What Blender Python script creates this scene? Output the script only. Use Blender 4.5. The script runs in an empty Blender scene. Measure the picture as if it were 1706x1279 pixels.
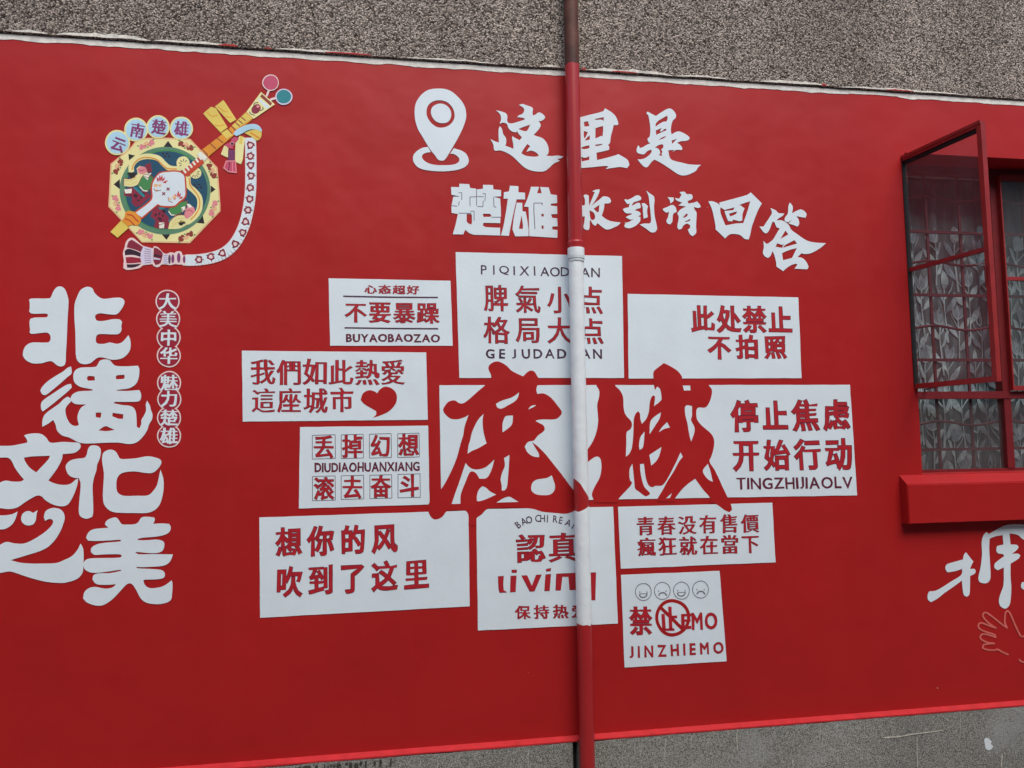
import bpy, bmesh, math, random
import numpy as np
from mathutils import Vector, Matrix, noise
from mathutils.geometry import delaunay_2d_cdt

S = bpy.context.scene
COL = S.collection
random.seed(7)

# ------------------------------------------------------------------ camera, light, exposure
FPX, CX, CY = 1290.0, 853.0, 639.5            # photograph is 1706 x 1279
CAM = np.array([0.0, -3.35, 1.70])
YAW, PITCH, ROLL = 0.16566, 0.07826, -0.01501
_f = np.array([math.sin(YAW) * math.cos(PITCH), math.cos(YAW) * math.cos(PITCH), math.sin(PITCH)])
_r = np.array([math.cos(YAW), -math.sin(YAW), 0.0])
_u = np.cross(_r, _f)
RGT = _r * math.cos(ROLL) + _u * math.sin(ROLL)
UPV = -_r * math.sin(ROLL) + _u * math.cos(ROLL)
FWD = _f
cd = bpy.data.cameras.new('camera'); cam = bpy.data.objects.new('camera', cd); COL.objects.link(cam)
cd.sensor_width = 36; cd.lens = 36 * FPX / 1706; cd.clip_start = 0.05; cd.clip_end = 500
cam.matrix_world = Matrix(((RGT[0], UPV[0], -FWD[0], CAM[0]), (RGT[1], UPV[1], -FWD[1], CAM[1]),
                           (RGT[2], UPV[2], -FWD[2], CAM[2]), (0, 0, 0, 1)))
S.camera = cam
SUN_EL, SUN_AZ = math.radians(53), math.radians(12)   # azimuth: to the right of the wall's normal
wd = bpy.data.worlds.new('World'); S.world = wd; wd.use_nodes = True
nt = wd.node_tree; bg = nt.nodes['Background']
sky = nt.nodes.new('ShaderNodeTexSky'); sky.sky_type = 'NISHITA'; sky.sun_disc = False
sky.sun_elevation = SUN_EL; sky.sun_rotation = math.pi - SUN_AZ
sky.air_density = 1.0; sky.dust_density = 2.2; sky.ozone_density = 1.0
nt.links.new(sky.outputs[0], bg.inputs[0]); bg.inputs[1].default_value = 0.14
sl = bpy.data.lights.new('sun', 'SUN'); sun = bpy.data.objects.new('sun', sl); COL.objects.link(sun)
sl.energy = 1.5; sl.angle = math.radians(42); sl.color = (1.0, 0.98, 0.955)
_d = Vector((math.sin(SUN_AZ) * math.cos(SUN_EL), -math.cos(SUN_AZ) * math.cos(SUN_EL), math.sin(SUN_EL)))
sun.rotation_euler = _d.to_track_quat('Z', 'Y').to_euler(); sun.location = (2, -6, 9)
S.view_settings.view_transform = 'Standard'; S.view_settings.look = 'None'
S.view_settings.exposure = 0.47; S.view_settings.gamma = 1.0; S.view_settings.use_curve_mapping = False

# ------------------------------------------------------------------ measuring the place
def at(px, py, y=0.0):
    """the point of the photograph (px, py) on the plane at depth y behind the wall face"""
    d = (px - CX) / FPX * RGT - (py - CY) / FPX * UPV + FWD
    return CAM + d * ((y - CAM[1]) / d[1])
def at_z(px, py, z):
    d = (px - CX) / FPX * RGT - (py - CY) / FPX * UPV + FWD
    return CAM + d * ((z - CAM[2]) / d[2])
def to_px(p):
    d = np.array(p) - CAM
    k = d @ FWD
    return np.array([CX + FPX * (d @ RGT) / k, CY - FPX * (d @ UPV) / k])
def wall_pts(P, y):
    P = np.asarray(P, float)
    d = ((P[:, :1] - CX) / FPX) * RGT - ((P[:, 1:2] - CY) / FPX) * UPV + FWD
    return CAM + d * ((y - CAM[1]) / d[:, 1:2])
def paint_y(level): return -(0.0020 + 0.00028 * level)

# ------------------------------------------------------------------ materials
def lin(c):
    return tuple(((v / 255) / 12.92 if v / 255 <= .04045 else ((v / 255 + .055) / 1.055) ** 2.4) for v in c)
MATS = {}
def mat(name, rgb, rough=.6, vary=.06, vscale=9, bump=.0, bscale=60, spec=.4, metal=0, streak=0):
    """rgb: linear base colour; soft unevenness of the paint by noise, brush relief by bump"""
    if name in MATS: return MATS[name]
    m = bpy.data.materials.new(name); m.use_nodes = True; MATS[name] = m
    N, L = m.node_tree.nodes, m.node_tree.links
    b = N['Principled BSDF']; b.inputs['Roughness'].default_value = rough
    b.inputs['Specular IOR Level'].default_value = spec; b.inputs['Metallic'].default_value = metal
    tc = N.new('ShaderNodeTexCoord')
    nz = N.new('ShaderNodeTexNoise'); nz.inputs['Scale'].default_value = vscale; nz.inputs['Detail'].default_value = 5
    L.new(tc.outputs['Object'], nz.inputs['Vector'])
    mr = N.new('ShaderNodeMapRange'); mr.inputs['From Min'].default_value = .3; mr.inputs['From Max'].default_value = .7
    mr.inputs['To Min'].default_value = 1 - vary; mr.inputs['To Max'].default_value = 1 + vary
    L.new(nz.outputs['Fac'], mr.inputs['Value'])
    mx = N.new('ShaderNodeVectorMath'); mx.operation = 'SCALE'; mx.inputs[0].default_value = rgb
    L.new(mr.outputs[0], mx.inputs['Scale']); L.new(mx.outputs[0], b.inputs['Base Color'])
    if bump:
        n2 = N.new('ShaderNodeTexNoise'); n2.inputs['Scale'].default_value = bscale; n2.inputs['Detail'].default_value = 6
        L.new(tc.outputs['Object'], n2.inputs['Vector'])
        bp = N.new('ShaderNodeBump'); bp.inputs['Strength'].default_value = bump; bp.inputs['Distance'].default_value = .004
        L.new(n2.outputs['Fac'], bp.inputs['Height']); L.new(bp.outputs[0], b.inputs['Normal'])
    return m
K = 1 / .80
def A(r, g, b): return tuple(min(.9, v * K) for v in lin((r, g, b)))

def red_wall_mat():
    m = mat('red_wall_paint', A(160, 28, 28), rough=.42, vary=.07, vscale=1.7, bump=.0, spec=.26)
    N, L = m.node_tree.nodes, m.node_tree.links
    b = N['Principled BSDF']; tc = [n for n in N if n.type == 'TEX_COORD'][0]
    # trowel waves plus roller stipple, and vertical roller lanes that change the gloss
    n1 = N.new('ShaderNodeTexNoise'); n1.inputs['Scale'].default_value = 2.2; n1.inputs['Detail'].default_value = 3
    n2 = N.new('ShaderNodeTexNoise'); n2.inputs['Scale'].default_value = 150; n2.inputs['Detail'].default_value = 4
    mp = N.new('ShaderNodeMapping'); mp.inputs['Scale'].default_value = (6.0, 1, .8)
    n3 = N.new('ShaderNodeTexNoise'); n3.inputs['Scale'].default_value = 1.5; n3.inputs['Detail'].default_value = 4
    L.new(tc.outputs['Object'], n1.inputs['Vector']); L.new(tc.outputs['Object'], n2.inputs['Vector'])
    L.new(tc.outputs['Object'], mp.inputs['Vector']); L.new(mp.outputs[0], n3.inputs['Vector'])
    b1 = N.new('ShaderNodeBump'); b1.inputs['Strength'].default_value = .38; b1.inputs['Distance'].default_value = .035
    b2 = N.new('ShaderNodeBump'); b2.inputs['Strength'].default_value = .13; b2.inputs['Distance'].default_value = .002
    L.new(n1.outputs['Fac'], b1.inputs['Height']); L.new(n2.outputs['Fac'], b2.inputs['Height'])
    L.new(b1.outputs[0], b2.inputs['Normal']); L.new(b2.outputs[0], b.inputs['Normal'])
    mr = N.new('ShaderNodeMapRange'); mr.inputs['To Min'].default_value = .34; mr.inputs['To Max'].default_value = .56
    L.new(n3.outputs['Fac'], mr.inputs['Value']); L.new(mr.outputs[0], b.inputs['Roughness'])
    return m
RED = red_wall_mat()
WHITE = mat('white_wall_paint', A(206, 217, 226), rough=.55, vary=.035, vscale=6, bump=.16, bscale=60, spec=.35)
INK = mat('dark_maroon_outline', A(92, 26, 48), rough=.6, vary=.3, vscale=25)
INKB = mat('dark_line_paint', A(66, 40, 60), rough=.6, vary=.35, vscale=25)
FILL = mat('lettering_red', A(166, 28, 38), rough=.5, vary=.12, vscale=14)
CRIM = mat('crimson_paint', A(146, 28, 50), rough=.5, vary=.06)
BLUSH = mat('blush_white_paint', A(226, 196, 192), rough=.55, vary=.06)
HANDP = mat('salmon_line_paint', A(200, 98, 88), rough=.55, vary=.12, vscale=30)
GREYL = mat('grey_line_paint', A(112, 108, 118), rough=.55, vary=.25, vscale=40)
SHADE = mat('purple_line_paint', A(84, 62, 88), rough=.55, vary=.3, vscale=30)

def pebble_mat(name, dark, light, scale, rough=.9, stain=.25, bump=1.0, patch=None):
    m = bpy.data.materials.new(name); m.use_nodes = True
    N, L = m.node_tree.nodes, m.node_tree.links
    b = N['Principled BSDF']; b.inputs['Roughness'].default_value = rough; b.inputs['Specular IOR Level'].default_value = .25
    tc = N.new('ShaderNodeTexCoord')
    wn = N.new('ShaderNodeTexNoise'); wn.inputs['Scale'].default_value = scale * .8; wn.inputs['Detail'].default_value = 2
    L.new(tc.outputs['Object'], wn.inputs['Vector'])
    wa = N.new('ShaderNodeVectorMath'); wa.operation = 'MULTIPLY_ADD'; wa.inputs[1].default_value = (1.1 / scale,) * 3
    L.new(wn.outputs['Color'], wa.inputs[0]); L.new(tc.outputs['Object'], wa.inputs[2])
    v = N.new('ShaderNodeTexVoronoi'); v.inputs['Scale'].default_value = scale
    L.new(wa.outputs[0], v.inputs['Vector'])
    sp = N.new('ShaderNodeSeparateColor'); L.new(v.outputs['Color'], sp.inputs[0])
    cr = N.new('ShaderNodeValToRGB'); e = cr.color_ramp.elements
    e[0].position = 0; e[0].color = (*dark, 1); e[1].position = 1; e[1].color = (*light, 1)
    mid = cr.color_ramp.elements.new(.45); mid.color = (*[a * .55 + c * .45 for a, c in zip(dark, light)], 1)
    L.new(sp.outputs[0], cr.inputs[0])
    # base colour darkens between the stones
    gr = N.new('ShaderNodeMapRange'); gr.inputs['From Min'].default_value = .35; gr.inputs['From Max'].default_value = .75
    gr.inputs['To Min'].default_value = 1.0; gr.inputs['To Max'].default_value = .30
    L.new(v.outputs['Distance'], gr.inputs['Value'])
    n2 = N.new('ShaderNodeTexNoise'); n2.inputs['Scale'].default_value = 1.6; n2.inputs['Detail'].default_value = 5
    L.new(tc.outputs['Object'], n2.inputs['Vector'])
    st = N.new('ShaderNodeMapRange'); st.inputs['From Min'].default_value = .3; st.inputs['From Max'].default_value = .7
    st.inputs['To Min'].default_value = 1 - stain; st.inputs['To Max'].default_value = 1 + stain
    L.new(n2.outputs['Fac'], st.inputs['Value'])
    mu = N.new('ShaderNodeMath'); mu.operation = 'MULTIPLY'; L.new(gr.outputs[0], mu.inputs[0]); L.new(st.outputs[0], mu.inputs[1])
    sc = N.new('ShaderNodeVectorMath'); sc.operation = 'SCALE'; L.new(cr.outputs[0], sc.inputs[0]); L.new(mu.outputs[0], sc.inputs['Scale'])
    col = sc.outputs[0]
    if patch:
        n3 = N.new('ShaderNodeTexNoise'); n3.inputs['Scale'].default_value = patch[1]; n3.inputs['Detail'].default_value = 7
        n3.inputs['Roughness'].default_value = .65
        mp = N.new('ShaderNodeMapping'); mp.inputs['Scale'].default_value = patch[2]
        L.new(tc.outputs['Object'], mp.inputs['Vector']); L.new(mp.outputs[0], n3.inputs['Vector'])
        pr = N.new('ShaderNodeMapRange'); pr.inputs['From Min'].default_value = .58; pr.inputs['From Max'].default_value = .85
        L.new(n3.outputs['Fac'], pr.inputs['Value'])
        mi = N.new('ShaderNodeMix'); mi.data_type = 'RGBA'
        L.new(pr.outputs[0], mi.inputs[0]); L.new(col, mi.inputs[6]); mi.inputs[7].default_value = (*patch[0], 1)
        col = mi.outputs[2]
    L.new(col, b.inputs['Base Color'])
    iv = N.new('ShaderNodeMath'); iv.operation = 'SUBTRACT'; iv.inputs[0].default_value = 1; L.new(v.outputs['Distance'], iv.inputs[1])
    bp = N.new('ShaderNodeBump'); bp.inputs['Strength'].default_value = bump; bp.inputs['Distance'].default_value = .5 / scale
    L.new(iv.outputs[0], bp.inputs['Height']); L.new(bp.outputs[0], b.inputs['Normal'])
    return m
ROUGHCAST = pebble_mat('roughcast_pebbles', (.042, .027, .018), (.72, .61, .51), 148, stain=.22, bump=1.4, patch=((.15, .10, .075), .9, (1, 1, 1)))
PLINTH = pebble_mat('plinth_cement', (.235, .23, .195), (.49, .485, .43), 230, bump=.4, stain=.16, patch=((.46, .47, .45), 1.1, (1, 1, 1.4)))

# ------------------------------------------------------------------ mesh helpers
def link(name, me, parent=None, label=None, cat=None, group=None, kind=None):
    o = bpy.data.objects.new(name, me); COL.objects.link(o)
    if parent is not None: o.parent = parent
    if label: o['label'] = label
    if cat: o['category'] = cat
    if group: o['group'] = group
    if kind or cat: o['kind'] = kind or 'thing'
    return o
class MB:
    def __init__(s): s.v = []; s.f = []; s.m = []; s.t = []; s.tag = 0
    def add(s, verts, faces, mi=0):
        k = len(s.v); s.v += [tuple(map(float, p)) for p in verts]
        for f in faces: s.f.append(tuple(k + i for i in f)); s.m.append(mi); s.t.append(s.tag)
    def box(s, a, b, mi=0, skip=()):
        x0, y0, z0 = a; x1, y1, z1 = b
        V = [(x0, y0, z0), (x1, y0, z0), (x1, y1, z0), (x0, y1, z0), (x0, y0, z1), (x1, y0, z1), (x1, y1, z1), (x0, y1, z1)]
        F = dict(bottom=(0, 3, 2, 1), top=(4, 5, 6, 7), front=(0, 1, 5, 4), right=(1, 2, 6, 5), back=(2, 3, 7, 6), left=(3, 0, 4, 7))
        s.add(V, [F[k] for k in F if k not in skip], mi)
    def obox(s, M, a, b, mi=0):
        x0, y0, z0 = a; x1, y1, z1 = b
        V = [M @ Vector(p) for p in ((x0, y0, z0), (x1, y0, z0), (x1, y1, z0), (x0, y1, z0), (x0, y0, z1), (x1, y0, z1), (x1, y1, z1), (x0, y1, z1))]
        s.add(V, [(0, 3, 2, 1), (4, 5, 6, 7), (0, 1, 5, 4), (1, 2, 6, 5), (2, 3, 7, 6), (3, 0, 4, 7)], mi)
    def tube(s, pts, r, n=10, mi=0):
        P = [Vector(p) for p in pts]; rings = []
        for i, p in enumerate(P):
            t = (P[min(i + 1, len(P) - 1)] - P[max(i - 1, 0)]).normalized()
            a = t.orthogonal().normalized() if i == 0 else (pa - t * pa.dot(t)).normalized()
            pa = a; b = t.cross(a)
            rings.append([p + (a * math.cos(2 * math.pi * k / n) + b * math.sin(2 * math.pi * k / n)) * r for k in range(n)])
        V = [q for g in rings for q in g]; F = []
        for i in range(len(P) - 1):
            for k in range(n):
                F.append((i * n + k, i * n + (k + 1) % n, (i + 1) * n + (k + 1) % n, (i + 1) * n + k))
        F.append(tuple(range(n - 1, -1, -1))); F.append(tuple((len(P) - 1) * n + k for k in range(n)))
        s.add(V, F, mi)
    def build_each(s, name, mats, parent=None, **kw):
        """one object per tagged piece"""
        out = []
        for t in sorted(set(s.t)):
            k = MB(); ix = {}
            for f, mi, tt in zip(s.f, s.m, s.t):
                if tt != t: continue
                g = []
                for i in f:
                    if i not in ix: ix[i] = len(k.v); k.v.append(s.v[i])
                    g.append(ix[i])
                k.f.append(tuple(g)); k.m.append(mi); k.t.append(0)
            out.append(k.build(name, mats, parent, **kw))
        return out
    def build(s, name, mats, parent=None, smooth=False, **kw):
        me = bpy.data.meshes.new(name); me.from_pydata(s.v, [], s.f); me.update()
        for m in (mats if isinstance(mats, (list, tuple)) else [mats]): me.materials.append(m)
        if len(set(s.m)) > 1: me.polygons.foreach_set('material_index', s.m)
        if smooth: me.polygons.foreach_set('use_smooth', [True] * len(s.f))
        return link(name, me, parent, **kw)

# ---- painted shapes: outlines traced as "x,y x,y | hole | hole" in an enlarged crop: frame = (left, top, enlargement)
FR = dict(a=(0, 460, 4.2636), b=(0, 720, 4.2636), pin=(680, 140, 8.525), zh=(810, 160, 9.136), li=(950, 165, 9.836),
          sh=(1050, 165, 9.138), cx=(740, 300, 8.53), sd=(960, 305, 7.755), hd=(1170, 305, 7.755),
          A=(715, 595, 9.135), B=(715, 725, 6.093), C=(860, 595, 8.525), D=(970, 595, 6.396), E=(970, 715, 6.5615),
          I=(1536, 860, 7.994), H=(1616, 1000, 10.66), p4=(390, 440, 4.374), p5=(420, 700, 3.7605), p7=(780, 830, 5.561),
          p10=(1010, 830, 4.41), p2=(740, 400, 5.328), p3=(1030, 470, 3.3667), dm=(250, 475, 4.567),
          F=(170, 190, 5.815), G=(330, 115, 6.912), T=(190, 390, 6.824), S=(370, 220, 6.4), px=(0, 0, 1), pl=(900, 1100, 2.1166),
          pr=(0, 1100, 1.8956), w=(1480, 480, 3.045))
def fpx(fr, pts):
    ox, oy, s = FR[fr]; return [(ox + x / s, oy + y / s) for x, y in pts]
def parse(fr, text):
    out = []
    for c in text.split('|'):
        cur = fr; pts = []
        for t in c.split():
            if t[0] == '@': cur = t[1:]; continue
            x, y = t.split(','); pts += fpx(cur, [(float(x), float(y))])
        out.append(np.array(pts))
    return out
def smooth(P, corner=55, n=3, closed=True):
    m = len(P)
    if m < 4: return P
    out = []
    def is_c(i):
        if not closed and i in (0, m - 1): return True
        a = P[i] - P[i - 1]; b = P[(i + 1) % m] - P[i]
        d = abs(math.degrees(math.atan2(a[0] * b[1] - a[1] * b[0], a[0] * b[0] + a[1] * b[1])))
        return d > corner
    C = [is_c(i) for i in range(m)]
    for i in range(m if closed else m - 1):
        p1, p2 = P[i], P[(i + 1) % m]; out.append(p1)
        L = np.linalg.norm(p2 - p1)
        t1 = (p2 - P[i - 1]) if not C[i] else (p2 - p1)
        t2 = (P[(i + 2) % m] - p1) if not C[(i + 1) % m] else (p2 - p1)
        t1 = t1 / (np.linalg.norm(t1) + 1e-9) * L; t2 = t2 / (np.linalg.norm(t2) + 1e-9) * L
        if C[i] and C[(i + 1) % m]: continue
        for k in range(1, n):
            s = k / n
            out.append((2 * s**3 - 3 * s**2 + 1) * p1 + (s**3 - 2 * s**2 + s) * t1 + (-2 * s**3 + 3 * s**2) * p2 + (s**3 - s**2) * t2)
    if not closed: out.append(P[-1])
    return np.array(out)
def inside(Q, contours):
    r = np.zeros(len(Q), int)
    for C in contours:
        x0, y0 = C[:, 0], C[:, 1]; x1, y1 = np.roll(x0, -1), np.roll(y0, -1)
        X, Y = Q[:, :1], Q[:, 1:2]
        c = ((y0 > Y) != (y1 > Y)) & (X < (x1 - x0) * (Y - y0) / (y1 - y0 + 1e-12) + x0)
        r += c.sum(1)
    return r % 2 == 1
def tri(contours):
    pts = []; edges = []
    for C in contours:
        k = len(pts); n = len(C); pts += [Vector((float(x), float(y))) for x, y in C]
        edges += [(k + i, k + (i + 1) % n) for i in range(n)]
    V, _, F, *_ = delaunay_2d_cdt(pts, edges, [], 0, 1e-5)
    V = np.array([tuple(v) for v in V]); F = np.array([tuple(f) for f in F])
    ce = V[F].mean(1); k = inside(ce, contours)
    return V, F[k]
def paint(mb, contours, level, mi=0):
    V, F = tri(contours)
    W = wall_pts(V, paint_y(level))
    mb.add(W, [tuple(f[::-1]) if cross2(V, f) < 0 else tuple(f) for f in F], mi)
def cross2(V, f):
    a, b, c = V[f[0]], V[f[1]], V[f[2]]
    return -((b[0] - a[0]) * (c[1] - a[1]) - (b[1] - a[1]) * (c[0] - a[0]))
def shape(mb, fr, text, level, mi=0, sm=True, corner=55):
    C = parse(fr, text)
    if sm: C = [smooth(c, corner) for c in C]
    paint(mb, C, level, mi)
def ribbon_outline(P, w):
    P = np.asarray(P, float); n = len(P); L = []; R = []
    for i in range(n):
        t = P[min(i + 1, n - 1)] - P[max(i - 1, 0)]; t = t / (np.linalg.norm(t) + 1e-9); nn = np.array([-t[1], t[0]])
        ww = (w[i] if hasattr(w, '__len__') else w) / 2
        L.append(P[i] + nn * ww); R.append(P[i] - nn * ww)
    return np.array(L + R[::-1])
_eps = [0]
def stroke(mb, pts, w, level, mi=0, sm=True, fr='px', cap=True):
    """a brush line: one quad per segment and a round dab at each joint"""
    if isinstance(pts, str): P = parse(fr, pts)[0]
    else: P = np.array(fpx(fr, pts), float)
    if sm and len(P) > 3: P = smooth(P, corner=75, closed=False)
    k = 0
    for i in range(len(P) - 1):
        a, b = P[i], P[i + 1]; t = b - a; l = np.linalg.norm(t)
        if l < 1e-6: continue
        t = t / l; n = np.array([-t[1], t[0]]) * w / 2
        Q = np.array([a + n, b + n, b - n, a - n]); y = paint_y(level) - (k % 12) * 1.2e-5; k += 1
        mb.add(wall_pts(Q, y), [(0, 1, 2, 3)], mi)
        if cap and (i < len(P) - 2 or True):
            Q = np.array([b + np.array([math.cos(x), math.sin(x)]) * w / 2 for x in np.linspace(0, 2 * math.pi, 9)[:-1]])
            y = paint_y(level) - (k % 12) * 1.2e-5; k += 1
            mb.add(wall_pts(Q, y), [tuple(range(8))], mi)
def ellipse(cx, cy, rx, ry=None, n=28, rot=0, jit=0):
    ry = ry or rx; o = []
    for k in range(n):
        a = 2 * math.pi * k / n; j = 1 + jit * math.sin(3 * a + cx) + jit * .6 * math.sin(5 * a + cy)
        x, y = rx * math.cos(a) * j, ry * math.sin(a) * j
        o.append((cx + x * math.cos(rot) - y * math.sin(rot), cy + x * math.sin(rot) + y * math.cos(rot)))
    return np.array(o)
def ell(mb, fr, cx, cy, rx, ry=None, level=0, mi=0, rot=0, n=24, inner=None, jit=.01):
    s = FR[fr][2]; c = fpx(fr, [(cx, cy)])[0]; ry = ry or rx
    C = [ellipse(c[0], c[1], rx / s, ry / s, n, rot, jit)]
    if inner: C.append(ellipse(c[0], c[1], rx / s * inner, ry / s * inner, n, rot, jit))
    paint(mb, C, level, mi)

# ---- lettering: the glyph outlines of Blender's own built-in font, weighted and placed one by one
_G = {}
def glyph(ch):
    if ch in _G: return _G[ch]
    cu = bpy.data.curves.new('glyph', 'FONT'); cu.body = ch; cu.size = 1; cu.resolution_u = 3
    o = bpy.data.objects.new('glyph', cu); COL.objects.link(o)
    bpy.context.view_layer.update()
    me = bpy.data.meshes.new_from_object(o.evaluated_get(bpy.context.evaluated_depsgraph_get()))
    bm = bmesh.new(); bm.from_mesh(me); bmesh.ops.remove_doubles(bm, verts=bm.verts, dist=1e-5)
    bmesh.ops.triangulate(bm, faces=bm.faces)
    bm.verts.index_update()
    V = np.array([(v.co.x, v.co.y) for v in bm.verts]); F = [tuple(v.index for v in f.verts) for f in bm.faces]
    Nn = np.zeros_like(V)
    nxt = {}
    for f in bm.faces:
        for lp in f.loops:
            if len(lp.edge.link_faces) == 1: nxt.setdefault(lp.vert.index, []).append(lp.link_loop_next.vert.index)
    loops = []
    while nxt:
        st = next(iter(nxt)); L_ = [st]; c = st
        while c in nxt:
            q = nxt[c].pop()
            if not nxt[c]: del nxt[c]
            if q == st: break
            L_.append(q); c = q
        if len(L_) > 2: loops.append(L_)
    for e in bm.edges:
        if len(e.link_faces) == 1:
            a, b = e.verts; f = e.link_faces[0]; third = [v for v in f.verts if v not in (a, b)][0]
            d = np.array([b.co.x - a.co.x, b.co.y - a.co.y]); n = np.array([-d[1], d[0]]); n /= np.linalg.norm(n) + 1e-9
            if n @ (np.array([third.co.x - a.co.x, third.co.y - a.co.y])) > 0: n = -n
            Nn[a.index] += n; Nn[b.index] += n
    l = np.linalg.norm(Nn, axis=1, keepdims=True); Nn = Nn / np.maximum(l, 1e-6); mit = np.minimum(1.5, 2 / np.maximum(l, 1.0))
    bm.free(); bpy.data.objects.remove(o); bpy.data.curves.remove(cu); bpy.data.meshes.remove(me)
    _G[ch] = (V, loops, Nn * mit); return _G[ch]
def refill(P, loops):
    pts = []; ed = []; L = []
    for lp in loops:
        k = len(pts); Q = P[lp]; L.append(Q); pts += [Vector((float(x), float(y))) for x, y in Q]
        ed += [(k + i, k + (i + 1) % len(lp)) for i in range(len(lp))]
    V, _, F, *_ = delaunay_2d_cdt(pts, ed, [], 0, 1e-5)
    V = np.array([tuple(v) for v in V]); F = np.array([tuple(f) for f in F]); C = V[F].mean(1); w = np.zeros(len(C), int)
    for Q in L:
        x0, y0 = Q[:, 0], Q[:, 1]; x1, y1 = np.roll(x0, -1), np.roll(y0, -1); X, Y = C[:, :1], C[:, 1:2]
        s = (x1 - x0) * (Y - y0) - (X - x0) * (y1 - y0)
        w += ((y0 <= Y) & (y1 > Y) & (s > 0)).sum(1) - ((y0 > Y) & (y1 <= Y) & (s < 0)).sum(1)
    return V, [tuple(f) for f in F[w != 0]]
def put_glyph(mb, ch, cen, w, h, right, down, level, mi, wt, cjk=True, rot=0, wob=.35, capbox=None):
    V, loops, Nn = glyph(ch)
    P, F = refill(V + Nn * np.array([wt[0], wt[1]]), loops)
    if cjk:                                  # em box centred on (0.5, 0.38)
        U = (P - np.array([.5, .38])) / .92
    else:
        U = (P - capbox[0]) / capbox[1]
    c, s_ = math.cos(rot), math.sin(rot)
    X, Y = U[:, 0] * w, -U[:, 1] * h
    X, Y = X * c - Y * s_, X * s_ + Y * c
    Q = np.array(cen) + X[:, None] * np.array(right) + Y[:, None] * np.array(down)
    if wob:
        for i, q in enumerate(Q):
            n = noise.noise_vector(Vector((q[0] * .16, q[1] * .16, 3.1)))
            Q[i] += np.array([n.x, n.y]) * wob * 2.4
    W = wall_pts(Q, paint_y(level))
    mb.add(W, [f if cross2(Q, f) > 0 else f[::-1] for f in F], mi)
def downdir(c):
    a = wall_pts([c], 0)[0]; q = to_px(a - np.array([0, 0, .1])); d = q - np.array(c); return d / np.linalg.norm(d)
def row(parent, fr, text, c0, c1, h, w=None, wt=(.02, .012), out=.022, mats=(INK, FILL), level=2, jit=1.0, name='character'):
    s = FR[fr][2]; c0 = np.array(fpx(fr, [c0])[0]); c1 = np.array(fpx(fr, [c1])[0]); h = h / s; w = (w / s) if w else h
    n = len(text)
    r = (c1 - c0) / (np.linalg.norm(c1 - c0) + 1e-9) if n > 1 else np.array([1.0, 0])
    for i, ch in enumerate(text):
        if ch == ' ': continue
        c = c0 + (c1 - c0) * (i / max(1, n - 1)); rr = r
        if n == 1: rr = np.array([1.0, 0])
        c = c + np.array([random.uniform(-.5, .5), random.uniform(-.6, .6)]) * jit
        ro = random.uniform(-.018, .018) * jit; k = 1 + random.uniform(-.03, .03) * jit
        mb = MB(); dn = downdir(c)
        if out:
            put_glyph(mb, ch, c, w * k, h * k, rr, dn, level, 0, (wt[0] + out, wt[1] + out), rot=ro)
            put_glyph(mb, ch, c, w * k, h * k, rr, dn, level + 1.5, 1, wt, rot=ro)
            mb.build(name, list(mats), parent)
        else:
            put_glyph(mb, ch, c, w * k, h * k, rr, dn, level, 0, wt, rot=ro)
            mb.build(name, [mats[0]], parent)
def latin(parent, fr, text, x0, x1, y0, y1, cap, wt=(.012, .006), out=0, mats=(INK, FILL), level=2, spaced=False, jit=1.0, gap=.14):
    """capitals between x0 and x1, optical centres y0 -> y1, by the letters' own widths or (spaced) by even centres"""
    s = FR[fr][2]; B = []
    for ch in text:
        if ch == ' ': B.append(None); continue
        V = glyph(ch)[0]; B.append((V[:, 0].min(), V[:, 0].max()))
    capH = glyph('H')[0][:, 1].max(); ws = [(.30 if b is None else b[1] - b[0]) for b in B]
    tot = sum(ws) + gap * (len(ws) - 1); xs = []; x = 0
    for w_ in ws: xs.append(x + w_ / 2); x += w_ + gap
    for i, ch in enumerate(text):
        if B[i] is None: continue
        u = (xs[i] / tot) if not spaced else (i / (len(text) - 1)) * .94 + .03
        cx = x0 + (x1 - x0) * u; cy = y0 + (y1 - y0) * u
        c = np.array(fpx(fr, [(cx, cy)])[0]) + np.array([0, random.uniform(-.4, .4) * jit])
        sc = cap / s / capH; sx = ((x1 - x0) / s / tot) if not spaced else sc
        r = np.array([x1 - x0, y1 - y0], float); r /= np.linalg.norm(r); dn = downdir(c)
        Vy = glyph(ch)[0][:, 1]; capbox = (np.array([(B[i][0] + B[i][1]) / 2, (Vy.min() + Vy.max()) / 2]), np.array([1.0, (Vy.max() - Vy.min()) / capH]))
        mb = MB(); ro = random.uniform(-.03, .03) * jit
        if out:
            put_glyph(mb, ch, c, sx, sc, r, dn, level, 0, (wt[0] + out, wt[1] + out), False, ro, .3, capbox)
            put_glyph(mb, ch, c, sx, sc, r, dn, level + 1.5, 1, wt, False, ro, .3, capbox)
            mb.build('letter', list(mats), parent)
        else:
            put_glyph(mb, ch, c, sx, sc, r, dn, level, 0, wt, False, ro, .3, capbox)
            mb.build('letter', [mats[0]], parent)

# ------------------------------------------------------------------ ground
X0, X1 = -9.0, 13.0
mb = MB(); n = 24
GR = pebble_mat('pavement_concrete', (.16, .155, .145), (.30, .29, .27), 90, bump=.3, stain=.2)
mb.add([(-60, -60, 0), (60, -60, 0), (60, 20, 0), (-60, 20, 0)], [(0, 1, 2, 3)])
mb.build('ground', GR, kind='structure')

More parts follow.
